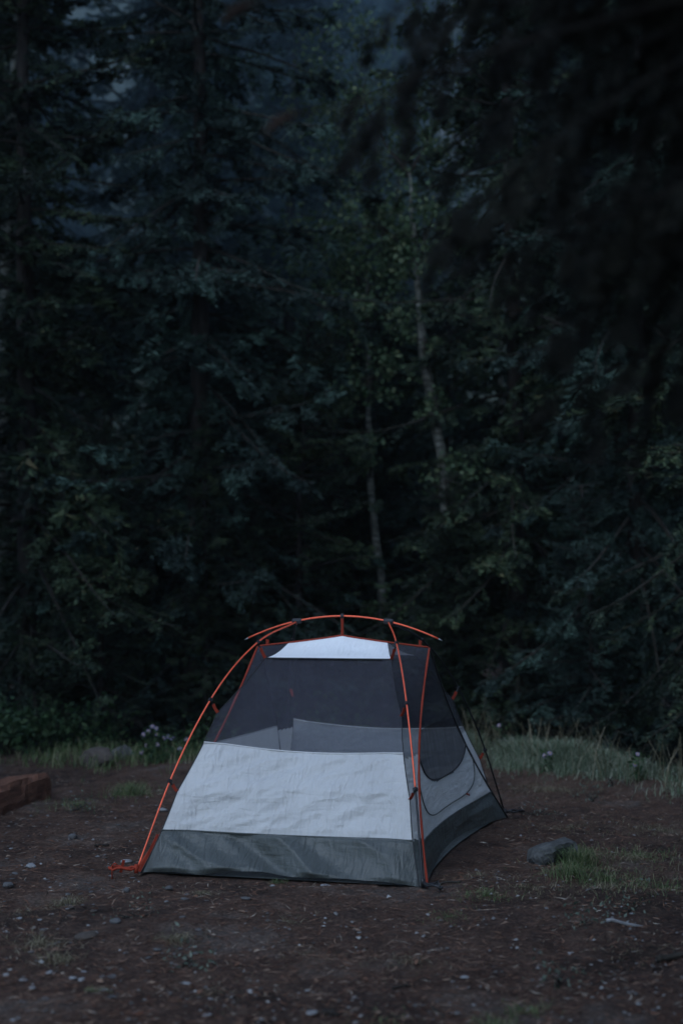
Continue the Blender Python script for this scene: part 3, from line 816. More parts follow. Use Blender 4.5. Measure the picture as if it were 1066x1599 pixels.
place_tree('spruce_tree', SP['big'], -4.2, 20.5, 1.05, 4.0, 'far spruce at the upper left corner', back)
place_tree('spruce_tree', SP['lace'], -2.6, 22.5, 1.05, 5.5, 'far bluish spruce above the left spruces', back, 'blue_needles')
for x, y, s, rz, nd, lb in ((-0.35, 13.1, 1.0, 0.3, 'needles', 'young bushy spruce directly behind the tent peak'),
                            (0.95, 12.5, 0.66, 2.4, 'needles', 'young spruce behind the brow pole end'),
                            (0.45, 12.8, 0.36, 1.4, 'needles', 'knee-high spruce at the foot of the slim pale stem'),
                            (-2.0, 11.9, 0.72, 4.0, 'needles', 'short young spruce above the lilac flowers'),
                            (1.95, 11.4, 0.62, 1.5, 'blue_needles', 'low bluish young spruce above the tall bank grass'),
                            (2.95, 10.3, 0.55, 3.0, 'blue_needles', 'low young spruce at the end of the bank grass'),
                            (0.15, 15.2, 1.3, 5.2, 'needles', 'slim young spruce between the two pale leaning stems'),
                            (1.1, 14.6, 1.15, 0.6, 'blue_needles', 'young spruce right of the bent pale stem')):
    place_tree('young_spruce', SP['young'], x, y, s, rz, lb, 'young spruces behind the tent', nd)

for i, (x, y, s_, k, lb) in enumerate(((-1.1, 16.8, .55, 'big', 'middling spruce low in the gap left of the slim pale stem'), (0.55, 17.2, .5, 'big2', 'middling spruce low in the gap between the pale stems'),
                                    (1.5, 18.2, .55, 'big', 'middling spruce right of the bent pale stem, deep in shade'), (-2.9, 18.0, .6, 'big2', 'middling spruce deep in the wood behind the brown boulder'),
                                    (2.9, 18.5, .75, 'big', 'spruce deep in the wood above the bank grass'), (-.4, 24.0, .6, 'big2', 'far middling spruce behind the tent peak'), (0.9, 26.0, .62, 'big', 'far middling spruce behind the brow pole end'),
                                    (3.9, 21.0, .9, 'big2', 'far spruce toward the right frame edge'), (-5.2, 17.0, 1.0, 'big2', 'spruce deep in the wood at the left frame edge'), (0.15, 14.2, .3, 'big', 'bushy low spruce under the slim pale stem'),
                                    (-1.75, 13.9, .36, 'big2', 'bushy low spruce left of the big trunk'), (.98, 12.45, .23, 'big2', 'bushy low spruce hiding the foot of the bent pale stem'), (-1.15, 12.1, .27, 'big', 'bushy low spruce in front of the big trunk'), (-.75, 12.3, .2, 'big', 'small bushy spruce just behind the tent peak netting'))):
    place_tree('spruce_tree', SP[k], x, y, s_, 1.1 * i, lb, 'spruces filling the wood', 'needles' if i % 3 else 'blue_needles')

# the wood goes on around the clearing, beside and behind the camera
around = 'spruces around the rest of the clearing'
for i, (x, y, s, k) in enumerate(((-4.6, 9.2, 1.0, 'big'), (-5.5, 6.0, 0.9, 'big2'), (4.6, 8.2, 1.05, 'big2'), (4.4, 5.6, 1.1, 'big'), (3.9, 3.2, 1.05, 'lace'), (4.6, 0.6, 1.0, 'big'),
                                  (-6.0, 2.0, 0.8, 'lace'), (2.2, -5.5, 0.9, 'big'), (-1.6, -8.0, 0.9, 'big2'), (-6.4, -4.0, 0.85, 'big2'), (6.0, -3.5, 1.0, 'big2'), (2.3, -1.4, 0.9, 'big2'))):  # the last one was added unseen, to shade the near boughs
    place_tree('spruce_tree', SP[k], x, y, s, i * 1.3, 'dark spruce standing outside the frame around the clearing', around)
# far wood on the slope
rs = np.random.default_rng(77)
kk = list(SP)[:3]
for i in range(84):
    y = 31 + 94 * (i / 84) ** 1.6; x = rs.uniform(-0.3, 0.3) * y * 1.15
    place_tree('spruce_tree', SP[kk[i % 3]], x, y, rs.uniform(0.8, 1.3), rs.uniform(0, 6.28), 'far spruce on the hazy slope, seen through gaps between the nearer trees', 'far spruces on the slope', 'blue_needles', z=float(hill_z(np.array([x]), np.array([y]))[0]) - 0.2)

def aspen(name, pts, radii, label, crown_specs, seed, leaves='aspen_leaves'):
    """pale trunk through world points, boughs, and clumps of leaves"""
    rng = np.random.default_rng(seed)
    base = Vector(pts[0]); t = empty(name, base); tag(t, label, 'tree', 'pale-stemmed aspens among the spruces')
    # resample
    P = [Vector(p) - base for p in pts]; L = [0]
    for a, b in zip(P, P[1:]): L.append(L[-1] + (b - a).length)
    q = []; r = []
    for s in np.linspace(0, L[-1], 40):
        q.append(Vector([interp(L, [p[k] for p in P], s) for k in range(3)]) + Vector((rng.normal(0, .004), rng.normal(0, .004), 0))); r.append(float(np.interp(s, L, radii)) * rng.uniform(.93, 1.07))
    mesh_py('trunk', *tube(q, r, 12), M['aspen_bark'], t, True)
    wood = MB(); T = []
    for (cx, cy, cz, rad, n) in crown_specs:
        c = Vector((cx, cy, cz)) - base
        a = min(q, key=lambda p: (p - c).length + abs(p.z - (c.z - rad)) * 0.5)
        wood = MB()
        mid = a.lerp(c, 0.5) + Vector((0, 0, -0.1))
        wood.tube([a, mid, c], [0.02, .012, .006], 5, False)
        ncl = max(6, n // 45)
        for k in range(ncl):
            e = c + Vector(rng.normal(0, 1, 3)).normalized() * rad * rng.uniform(.3, 1.0)
            wood.tube([c, c.lerp(e, .5) + Vector((0, 0, .03)), e], [0.006, .004, .002], 3, False)
            m = n // ncl
            ctr = np.array(e) + rng.normal(0, 1, (m, 3)) * np.array([.17, .17, .13]) * rad
            nrm = rng.normal(0, 1, (m, 3)); nrm[:, 2] += 0.6; nrm /= np.linalg.norm(nrm, axis=1, keepdims=True)
            u = np.cross(nrm, rng.normal(0, 1, (m, 3))); u /= np.linalg.norm(u, axis=1, keepdims=True); v = np.cross(nrm, u)
            s = rng.uniform(.018, .03, (m, 1))
            c0, c1, c2, c3 = ctr - u * s, ctr + v * s * .85 - nrm * s * .2, ctr + u * s * 1.15, ctr - v * s * .85 - nrm * s * .2
            T.append(np.stack([c0, c1, c2, c3], 1))
        wood.build('limb', M['dead_twig'], t)
    if T:
        T = np.concatenate(T); me = mesh_indexed('crown', T.reshape(-1, 3), np.arange(len(T) * 4).reshape(-1, 4))
        link_mesh('crown', me, M[leaves], t)
    return t

aspen('aspen_tree', [(0.42, 13.6, -.4), (0.40, 13.6, .9), (0.37, 13.55, 1.5), (0.30, 13.5, 2.0), (0.27, 13.5, 2.45), (0.26, 13.5, 3.3), (0.24, 13.5, 4.4)], [.042, .039, .037, .035, .03, .024, .012],
      'slim pale aspen stem bent slightly, straight above the tent peak',
      [(0.42, 13.3, 1.1, .35, 300), (0.28, 13.3, 2.55, .3, 300), (0.3, 13.3, 3.3, .45, 700), (0.2, 13.3, 4.0, .6, 1000), (0.5, 13.5, 4.5, .5, 700), (-.1, 13.6, 4.6, .6, 700)], 5)
aspen('aspen_tree', [(1.0, 13.1, -.5), (.98, 13.1, 1.4), (.90, 13.0, 2.65), (.79, 13.0, 3.25), (.72, 13.0, 3.9), (.69, 13.0, 4.4), (.64, 13.1, 5.2)], [.052, .05, .047, .045, .04, .03, .012],
      'pale mottled aspen stem, thicker and bent in the middle, right of the slim one',
      [(0.6, 13.3, 5.4, .9, 1700), (0.2, 13.6, 6.1, .9, 1200), (1.1, 13.6, 6.3, .8, 900), (.4, 13.2, 4.7, .6, 900), (.75, 12.8, 4.45, .4, 500), (.86, 12.8, 2.95, .22, 130), (.76, 12.85, 3.55, .2, 110), (1.0, 12.9, 2.3, .4, 420), (.95, 12.9, 1.7, .35, 300)], 6)
aspen('aspen_tree', [(1.60, 13.9, -.45), (1.61, 13.9, .4), (1.59, 13.9, 1.4), (1.60, 13.9, 2.2), (1.55, 13.9, 4.0)], [.05, .046, .042, .038, .022],
      'thin pale aspen stem partly hidden, right of the tent',
      [(1.5, 14.0, 4.0, .5, 400)], 7)
aspen('aspen_tree', [(-3.12, 13.0, -.4), (-3.10, 13.0, 1.5), (-3.1, 13.0, 3.0), (-3.08, 13.0, 4.6), (-3.0, 13.0, 7.0)], [.09, .085, .08, .07, .04],
      'pale aspen stem glimpsed at the very left edge of the frame',
      [(-3.0, 13.4, 5.6, .8, 900)], 8)
aspen('aspen_tree', [(-.1, 18.2, -.4), (-.1, 18.2, 2.5), (-.25, 18.2, 5.0), (-.2, 18.3, 6.8)], [.07, .065, .05, .02],
      'leafy aspen with the brightest foliage, high in the gap between the spruces',
      [(0.2, 18.0, 6.6, 1.1, 1800), (-.6, 18.4, 7.2, 1.0, 1500), (.4, 18.2, 5.2, .9, 1300), (-.5, 18.2, 5.6, .9, 1200), (1.1, 18.5, 6.2, .9, 1000), (-.2, 18.5, 8.2, 1.1, 1300)], 9)

# the near spruce whose boughs hang into the top right of the view
def near_spruce():
    rng = np.random.default_rng(19)
    t = empty('spruce_tree', (1.6, 2.4, gz(1.6, 2.4))); tag(t, 'near spruce whose black blurred boughs hang into the upper right of the view', 'tree', None)
    base = Vector(t.location)
    zs = np.linspace(-.3, 9.0, 24)
    mesh_py('trunk', *tube([Vector((0.03 * math.sin(z), 0.03 * math.cos(z * 1.3), z)) for z in zs], [0.16 * (1 - max(z, 0) / 9.6) + .02 for z in zs], 14), M['bark'], t, True)
    wood = MB(); T = []
    spec = []
    # (height on trunk, azimuth, length, droop, hang)
    # where each bough's tip hangs: across and up, in metres, as seen at 1.9 m in front of the camera
    for tx, tz in ((0.01, 1.82), (-0.02, 1.90), (0.10, 1.74), (0.10, 1.62), (0.15, 1.66), (0.21, 1.61), (0.23, 1.47), (0.27, 1.54), (0.32, 1.61), (0.37, 1.66), (0.43, 1.63), (0.06, 1.92),
                   (0.16, 1.81), (0.26, 1.74), (0.30, 1.85), (0.35, 1.80), (0.40, 1.87), (0.21, 1.89), (0.13, 1.97), (0.33, 1.93), (0.25, 1.97), (0.42, 1.76), (0.45, 1.95), (0.38, 1.52), (0.18, 1.98), (0.29, 1.67), (0.36, 1.98), (0.41, 2.0), (0.31, 2.0), (0.28, 1.91), (0.44, 1.84), (0.34, 1.86), (0.39, 1.74), (0.47, 1.7), (0.22, 2.02), (0.27, 1.42), (0.36, 1.44), (0.43, 1.5), (0.33, 1.55), (0.46, 1.58), (0.24, 1.6), (0.41, 1.68), (0.02, 1.98), (0.05, 1.80)):
        tx *= 1.25; tz = 1.22 + (tz - 1.22) * 1.25
        az = 180 + rng.uniform(-11, 9); L = 1.6 - tx; dr = rng.uniform(.16, .42) + (.15 if tx < .12 else 0)
        spec.append((tz + .10 + dr * L * .96, az, L / math.cos(math.radians(az - 180)), dr, rng.uniform(1.6, 3.0)))
    NB = len(spec)
    for i in range(46):  # unseen boughs over the camera, added to keep light off the hanging ones
        spec.append((rng.uniform(2.55, 4.6), rng.uniform(186, 262), rng.uniform(1.6, 2.4), rng.uniform(.05, .14), .2))
    for i in range(150):  # unseen upper canopy, added to shade boughs and ground below
        spec.append((rng.uniform(2.5, 8.5), rng.uniform(0, 360), rng.uniform(1.0, 2.0), rng.uniform(.1, .3), .3))
    for i, (z, az, L, dr, hg) in enumerate(spec):
        if i >= NB and z < 2.9 and 40 < az < 260: continue
        s = 1.0
        nd, ax, sl = make_branch(rng, L, dr, 0.0 if i < NB else .05, .15 if i < NB else .3, 18 if i < NB else 14, hg, .024, .006, nn=15 if i < NB else 8, sub=i < NB, needle_scale=1.0 if i < NB else 2.0, bend=2.2 if i < NB else 1.4)
        a = math.radians(az); m = rot_to((math.cos(a), math.sin(a), 0 if i < NB else rng.uniform(-.05, .12)))
        T.append(nd @ m.T + np.array([0, 0, z])); wood.add(*strip_tube(ax @ m.T + np.array([0, 0, z]), .007, .0015, 5))
        q = sl @ m.T + np.array([0, 0, z]); b = len(wood.V); wood.V += [tuple(p) for p in q.reshape(-1, 3)]; wood.F += [(b + 3*k, b + 3*k + 1, b + 3*k + 2) for k in range(len(q))]
    mw = wood.build('limbs', M['shaded_bark'], t)
    me = mesh_tris('crown', np.concatenate(T)); link_mesh('crown', me, M['shaded_needles'], t)
    # brown cones at two bough tips
    for px, py, d in ((436, 188, 2.35), (370, 14, 2.35)):
        u = (800 - py) / 2221; x = (px - 533) / 2221 * d; y = d * (math.cos(PITCH) - u * math.sin(PITCH)); z = CAM_H + d * (math.sin(PITCH) + u * math.cos(PITCH))
        c = Vector((x, y, z)) - base
        mb = MB(); tip = c + Vector((-.012, 0, -.012)); 
        mb.tube([c + Vector((.03, 0, .012)), c + Vector((.012, 0, .004)), c, tip, tip + Vector((-.014, 0, -.012))], [.003, .006, .0075, .006, .002], 8)
        for k in range(14):
            f = k / 13; p = (c + Vector((.022, 0, .008))).lerp(tip, f); a = k * 2.4
            d_ = Vector((-.3, math.cos(a), math.sin(a))) * .009
            mb.add([p, p + d_ + Vector((-.006, .003, 0)), p + d_ + Vector((.004, -.003, 0))], [(0, 1, 2)])
        mb.build('cone', M['cone_brown'], t)
        wood2 = MB(); root = c + Vector((.3, 0.0, .1)); wood2.tube([c + Vector((.018, 0, .008)), c + Vector((.12, .02, .03)), root, root + Vector((.7, 0, .2))], [.003, .003, .004, .006], 5)
        wood2.build('twig', M['shaded_bark'], t)
near_spruce()

# ------------------------------------------------------------------ low growth
def leaf_clump(rng, n, ctr, spread, size, up=0.4):
    c = np.array(ctr) + rng.normal(0, 1, (n, 3)) * np.array(spread); c[:, 2] = np.abs(c[:, 2] - 0.0)
    nrm = rng.normal(0, 1, (n, 3)); nrm[:, 2] += up; nrm /= np.linalg.norm(nrm, axis=1, keepdims=True)
    u = np.cross(nrm, rng.normal(0, 1, (n, 3))); u /= np.linalg.norm(u, axis=1, keepdims=True); v = np.cross(nrm, u)
    s = rng.uniform(.6, 1.2, (n, 1)) * size
    return np.stack([c - u * s, c + v * s * .5 - nrm * s * .15, c + u * s, c - v * s * .5 - nrm * s * .15], 1)

def shrub(x, y, h, w, n, label, seed, mat='shrub_leaves', size=.03, name='shrub', group='leafy shrubs along the edge of the wood', cat='shrub'):
    rng = np.random.default_rng(seed)
    t = empty(name, (x, y, gz(x, y))); tag(t, label, cat, group)
    st = MB(); Q = []
    ns = max(5, int(n / 45))
    for k in range(ns):
        a = rng.uniform(0, 6.28); r = w * math.sqrt(rng.uniform(0, 1)); hh = h * rng.uniform(.55, 1.0) * (1 - .35 * (r / w) ** 2)
        p = Vector((math.cos(a) * r, math.sin(a) * r, hh)); b = Vector((math.cos(a) * r * .25, math.sin(a) * r * .25, -.02))
        mid = b.lerp(p, .5) + Vector((math.cos(a), math.sin(a), 0)) * -.03
        st.tube([b, mid, p], [.005, .004, .002], 4, False)
        for f in (.45, .7, .95):
            c = mid.lerp(p, (f - .4) / .6); Q.append(leaf_clump(rng, max(4, int(n / ns / 3)), tuple(c), (.05 + .03 * w, .05 + .03 * w, .05), size))
    st.build('stems', M['dead_twig'], t)
    Q = np.concatenate(Q); link_mesh('leaves', mesh_indexed('leaves', Q.reshape(-1, 3), np.arange(len(Q) * 4).reshape(-1, 4)), M[mat], t)
    return t
shrub(-2.55, 10.9, .42, .4, 900, 'leafy shrub at the left edge behind the reddish timber', 51, size=.035)
shrub(-2.15, 11.5, .55, .45, 900, 'leafy shrub between the left edge shrub and the brown boulder', 52, size=.03)
shrub(-.95, 11.6, .5, .45, 800, 'leafy shrub behind the lilac flowers', 53, size=.026)
shrub(1.25, 11.8, .5, .5, 800, 'leafy shrub behind the bank grass next to the tent', 54, size=.026)
shrub(2.3, 10.6, .5, .5, 800, 'leafy shrub behind the right end of the bank grass', 55, size=.026)
shrub(-.1, 12.0, .8, .5, 900, 'leafy shrub hidden low behind the tent netting', 56, size=.026)

def weed(px, py, h, n, label, seed, mat='sage', size=.018, w=.06):
    x, y = ground_at(px, py)
    return shrub(x, y, h * .8, w, n, label, seed, mat, size * .55, 'weed', 'small weeds on the dirt', 'plant')
weed(925, 1255, .07, 60, 'pale grey green weed below the bank grass', 61)
weed(872, 1535, .07, 50, 'small bluish weed on the dirt at the lower right', 62, 'sage', .016, .04)
weed(985, 1425, .04, 40, 'pale weed in the grass patch right of the grey rock', 63, 'sage', .018, .06)
weed(910, 1446, .035, 36, 'low weed with round leaves beside the pale bark strip', 64, 'sage', .02, .05)
weed(215, 1434, .035, 70, 'patch of tiny pale leaves left of the tent in the dirt', 65, 'sage', .012, .09)
weed(110, 1262, .05, 80, 'pale leafy weed beside the reddish timber', 66, 'sage', .016, .12)
weed(293, 1510, .06, 24, 'small bluish sprout in front of the tent', 67, 'sage', .02, .02)
weed(840, 1270, .05, 40, 'weed between the tent corner and the bank grass', 68, 'sage', .015, .08)
weed(955, 1235, .10, 40, 'upright pale weed at the foot of the bank grass', 69, 'sage', .016, .05)

def aster(px, py, heads, h, label, seed):
    rng = np.random.default_rng(seed)
    x, y = ground_at(px, py)
    t = empty('aster_plant', (x, y, gz(x, y))); tag(t, label, 'flower', 'lilac asters at the edge of the clearing')
    st = MB(); Q = []
    for k, (dx, dz) in enumerate(heads):
        top = Vector((dx, rng.uniform(-.06, .06), dz))
        b = Vector((dx * .3, 0, -.02)); mid = b.lerp(top, .55) + Vector((dx * -.1, 0, .02))
        st.tube([b, mid, top], [.004, .003, .002], 4, False)
        for f in (.3, .5, .7, .85): Q.append(leaf_clump(rng, 6, tuple(b.lerp(mid, f * 1.2) if f < .6 else mid.lerp(top, f)), (.03, .03, .02), .022))
        V = []; F = []
        nrm = Vector((rng.normal(0, .3), -1.0, rng.uniform(.2, .9))).normalized(); u = nrm.orthogonal().normalized(); v = nrm.cross(u)
        for i in range(13):
            a = i * 2 * math.pi / 13; d = u * math.cos(a) + v * math.sin(a); w_ = nrm.cross(d); r = rng.uniform(.013, .018)
            bi = len(V); V += [top + d * .004 - w_ * .002, top + d * r * .7 - w_ * .0045 + nrm * .003, top + d * r, top + d * r * .7 + w_ * .0045 + nrm * .003, top + d * .004 + w_ * .002]; F.append(tuple(range(bi, bi + 5)))
        hd = mesh_py('flower_head', V, F, M['petal'], t)
        mesh_py('flower_eye', *tube([top - nrm * .002, top + nrm * .004, top + nrm * .006], [.006, .006, .003], 8), M['flower_eye'], hd, True)
    st.build('stems', M['shrub_leaves'], t)
    Q = np.concatenate(Q); link_mesh('leaves', mesh_indexed('leaves', Q.reshape(-1, 3), np.arange(len(Q) * 4).reshape(-1, 4)), M['shrub_leaves'], t)
S10 = 1 / 213.0
def hd(px, py, pts): return [((a - px) * S10, max(.03, (py - b) * S10)) for a, b in pts]
aster(248, 1198, hd(248, 1198, [(225, 1154), (232, 1149), (238, 1142), (243, 1146), (247, 1153), (255, 1161), (247, 1169), (223, 1159), (222, 1181), (228, 1172), (262, 1158)]), .25, 'lilac aster cluster with many heads left of the tent pole', 71)
aster(288, 1195, hd(288, 1195, [(290, 1165), (281, 1178), (268, 1164)]), .15, 'small lilac aster just behind the left tent pole', 72)
aster(779, 1192, hd(779, 1192, [(779, 1143)]), .2, 'single lilac aster behind the right tent corner', 73)
aster(998, 1232, hd(998, 1232, [(998, 1196), (990, 1208)]), .2, 'lilac aster in the tall grass at the right', 74)
aster(856, 1215, hd(856, 1215, [(857, 1188), (850, 1192)]), .2, 'pale aster in the bank grass right of the tent', 75)

# ------------------------------------------------------------------ grass (uncountable)
def blades(name, X, Y, H, W, lean, mat, label, seed):
    rng = np.random.default_rng(seed); n = len(X)
    Z = gh(X, Y); a = rng.uniform(0, 2 * np.pi, n); b = a + np.pi / 2 + rng.normal(0, .4, n)
    ln = lean * rng.uniform(.2, 1.3, n) * H
    P0 = np.stack([X, Y, Z - .01], -1)
    dirv = np.stack([np.cos(a), np.sin(a), np.zeros(n)], -1); sd = np.stack([np.cos(b), np.sin(b), np.zeros(n)], -1) * W[:, None] / 2
    P1 = P0 + dirv * (ln * .22)[:, None] + np.array([0, 0, 1]) * (H * .5)[:, None]
    P2 = P0 + dirv * (ln * .62)[:, None] + np.array([0, 0, 1]) * (H * .85)[:, None]
    P3 = P0 + dirv * (ln * 1.15)[:, None] + np.array([0, 0, 1]) * (H * (1.0 - .25 * lean))[:, None]
    Vb = np.stack([P0 - sd, P0 + sd, P1 - sd * .9, P1 + sd * .9, P2 - sd * .6, P2 + sd * .6, P3], 1)
    i = np.arange(n)[:, None] * 7
    Fb = np.concatenate([i + np.array([[0, 1, 3]]), i + np.array([[0, 3, 2]]), i + np.array([[2, 3, 5]]), i + np.array([[2, 5, 4]]), i + np.array([[4, 5, 6]])])
    o = link_mesh(name, mesh_indexed(name, Vb.reshape(-1, 3), Fb), M[mat]); tag(o, label, 'grass', kind='stuff'); return o

rg = np.random.default_rng(200)
# tall grass of the bank, thinning towards the dirt
n = 36000
x = rg.uniform(.75, 3.2, n); off = np.abs(rg.normal(0, .30, n)) * rg.choice([-1, .6], n, p=[.75, .25]); y = bank_edge(x) + off + .12
cl = vnoise(x, y, 2.2, 55, 3); k = (cl + rg.normal(0, .07, n) > .47) & (~((x < 1.0) & (y < 10.2))); x, y, cl = x[k], y[k], cl[k]
H = rg.uniform(.04, .165, len(x)) * (.1 + 1.6 * cl) * np.clip(1.25 + (y - bank_edge(x)) * 1.0, .35, 1.2)
blades('bank_grass', x, y, H, rg.uniform(.0022, .0048, len(x)), 1.0, 'pale_grass', 'tall pale green grass along the bank right of the tent', 201)
n = 420
x = rg.uniform(.9, 2.9, n); y = bank_edge(x) + rg.normal(0, .25, n)
blades('seed_stalks', x, y, rg.uniform(.18, .42, n), np.full(n, .004), .8, 'dry_grass', 'thin dry seed stalks standing above the bank grass', 202)
# grass left of the tent under the flowers
n = 7000
x = rg.uniform(-2.9, -.35, n); y = rg.uniform(9.0, 11.4, n)
cl = vnoise(x, y, 1.6, 57, 3); dense = np.clip((y - 9.2) / 1.4, 0, 1) * (1 - .75 * ((x < -1.75) & (y < 10.2)))
k = (cl * .9 + dense * .45 + rg.uniform(-.12, .12, n)) > .72; x, y, cl = x[k], y[k], cl[k]
blades('edge_grass', x, y, rg.uniform(.04, .15, len(x)) * (.6 + .6 * cl), rg.uniform(.004, .007, len(x)), .7, 'grass', 'short green grass at the wood edge left of the tent', 203)
# tufts on the dirt: (px, py, radius m, count, height, kind)
tufts = [(205, 1240, .17, 420, .11, 'grass'), (860, 1235, .5, 500, .05, 'dry_grass'), (1000, 1335, .33, 350, .05, 'grass'), (990, 1345, .4, 320, .05, 'dry_grass'), (905, 1350, .09, 420, .12, 'grass'), (945, 1375, .36, 520, .05, 'grass'), (950, 1390, .4, 350, .04, 'dry_grass'),
         (890, 1372, .13, 330, .08, 'grass'), (1040, 1380, .25, 220, .05, 'grass'), (820, 1395, .2, 260, .03, 'dry_grass'), (760, 1405, .16, 300, .035, 'grass'),
         (105, 1412, .07, 160, .05, 'dry_grass'), (60, 1475, .15, 260, .04, 'dry_grass'), (92, 1500, .1, 120, .05, 'dry_grass'), (318, 1394, .07, 140, .03, 'dry_grass'), (432, 1378, .05, 90, .035, 'grass'),
         (275, 1470, .08, 120, .05, 'dry_grass'), (450, 1440, .14, 160, .025, 'dry_grass'), (470, 1490, .2, 200, .02, 'dry_grass'), (640, 1500, .2, 220, .025, 'dry_grass'), (700, 1435, .12, 200, .025, 'grass'),
         (770, 1592, .06, 120, .06, 'grass'), (600, 1590, .1, 100, .03, 'grass'), (745, 1375, .2, 160, .03, 'dry_grass'), (30, 1430, .3, 120, .03, 'dry_grass'), (330, 1540, .3, 160, .025, 'dry_grass'),
         (120, 1255, .35, 260, .05, 'grass'), (150, 1555, .05, 60, .03, 'grass'), (990, 1480, .3, 140, .03, 'dry_grass'), (820, 1570, .1, 80, .05, 'grass'), (890, 1290, .5, 300, .04, 'dry_grass'), (1030, 1295, .4, 300, .045, 'dry_grass')]
for kd in ('grass', 'dry_grass'):
    Xs, Ys, Hs = [], [], []
    for (px, py, r, c, h, k) in tufts:
        if k != kd: continue
        cx, cy = ground_at(px, py); c = int(c * 1.5); a = rg.uniform(0, 6.28, c); q = np.abs(rg.normal(0, .55, c)) * r
        Xs.append(cx + np.cos(a) * q); Ys.append(cy + np.sin(a) * q * 1.1); Hs.append(h * .75 * rg.uniform(.3, 1.3, c))
    Xs, Ys, Hs = map(np.concatenate, (Xs, Ys, Hs))
    blades('grass_tufts' if kd == 'grass' else 'dry_grass_wisps', Xs, Ys, Hs, rg.uniform(.0014, .003, len(Xs)), 1.2 if kd == 'grass' else 1.9, kd, 'low green grass tufts scattered on the dirt' if kd == 'grass' else 'thin dry grass wisps lying on the dirt', 210)

# ------------------------------------------------------------------ litter and gravel (uncountable)
def outside_tent(x, y):
    tx = (x - 0.004) * 0.969 - (y - 7.25) * 0.247; ty = (x - 0.004) * 0.247 + (y - 7.25) * 0.969
    return (np.abs(tx) > .66) | (np.abs(ty) > 1.05)
def chips(name, n, lmin, lmax, aspect, mat, label, seed, thresh=0.0, flat=.25, cat='litter'):
    rng = np.random.default_rng(seed)
    y = 3.7 + 7.5 * rng.uniform(0, 1, n) ** 1.35; x = rng.uniform(-1, 1, n) * (.27 * y + .2)
    k = outside_tent(x, y) & (vnoise(x, y, 1.5, seed, 3) > thresh) & (y < bank_edge(x)); x, y = x[k], y[k]; n = len(x)
    L = rng.uniform(lmin, lmax, n) * rng.uniform(.5, 1, n); w = L * rng.uniform(.6, 1.4, n) * aspect
    a = rng.uniform(0, 2 * np.pi, n); u = np.stack([np.cos(a), np.sin(a), rng.normal(0, flat, n)], -1); v = np.stack([-np.sin(a), np.cos(a), rng.normal(0, flat, n)], -1)
    c = np.stack([x, y, gh(x, y) + .004 + np.abs(rng.normal(0, .003, n))], -1)
    up = np.array([0, 0, 1.0]) * (np.minimum(L, w) * .45)[:, None]
    bend = rng.normal(0, .18, n)[:, None] * v * L[:, None]
    V = np.stack([c - u * L[:, None] / 2, c - v * w[:, None] / 2 + bend, c + u * L[:, None] / 2, c + v * w[:, None] / 2 + bend, c + up + bend], 1)
    i = np.arange(n)[:, None] * 5
    F = np.concatenate([i + np.array([[0, 1, 4]]), i + np.array([[1, 2, 4]]), i + np.array([[2, 3, 4]]), i + np.array([[3, 0, 4]])])
    o = link_mesh(name, mesh_indexed(name, V.reshape(-1, 3), F), M[mat]); tag(o, label, cat, kind='stuff'); return o
chips('needle_litter', 46000, .015, .06, .07, 'litter', 'reddish brown needles and bark crumbs strewn over the dirt', 301, .30)
chips('twig_litter', 2200, .04, .16, .03, 'litter', 'thin dead twigs strewn over the dirt', 303, .2, .08)
chips('bark_flakes', 1300, .02, .05, .3, 'litter', 'flat brown bark flakes strewn over the dirt', 307, .25, .2)
chips('gravel', 2600, .008, .03, .6, 'gravel', 'grey gravel crumbs pressed into the dirt', 305, .42, .15, 'gravel')

# ------------------------------------------------------------------ stones
def stone_mesh(seed, sx, sy, sz, flat=.35, rough=.18, sub=2):
    import bmesh
    bm = bmesh.new(); bmesh.ops.create_icosphere(bm, subdivisions=sub, radius=1.0)
    rng = np.random.default_rng(seed); off = Vector(rng.uniform(-50, 50, 3))
    cuts = [(Vector(rng.normal(0, 1, 3)).normalized(), rng.uniform(.55, .85)) for _ in range(5)]
    for v in bm.verts:
        p = v.co.copy()
        for nrm, d in cuts:
            e = p.dot(nrm) - d
            if e > 0: p -= nrm * e * .85
        p *= 1 + rough * mnoise.noise(p * 1.6 + off) + rough * .4 * mnoise.noise(p * 4 + off)
        v.co = Vector((p.x * sx, p.y * sy, p.z * sz))
    me = bpy.data.meshes.new('stone'); bm.to_mesh(me); bm.free()
    me.polygons.foreach_set('use_smooth', np.ones(len(me.polygons), dtype=bool)); me.update()
    return me
SM = {}
for mt_ in ('stone', 'pale_stone', 'brown_stone'):
    for i in range(7):
        SM[(mt_, i)] = stone_mesh(400 + i, 1.0, .8, .45); SM[(mt_, i)].materials.append(M[mt_])
def stone(px, py, wpx, label, group=None, mat='stone', seed=0, hs=1.0, sink=.15, name='stone', cat='stone'):
    x, y = ground_at(px, py); d = y * 1.0
    s = wpx / 2221 * d / 2
    o = bpy.data.objects.new(name, SM[(mat, seed % 7)]); C.objects.link(o)
    o.location = (x, y, gz(x, y) + s * .45 * hs * (1 - 2 * sink)); o.scale = (s, s, s * hs); o.rotation_euler = (0.1 * math.sin(seed), .1 * math.cos(seed * 2), seed * 1.7)
    tag(o, label, cat, group); return o
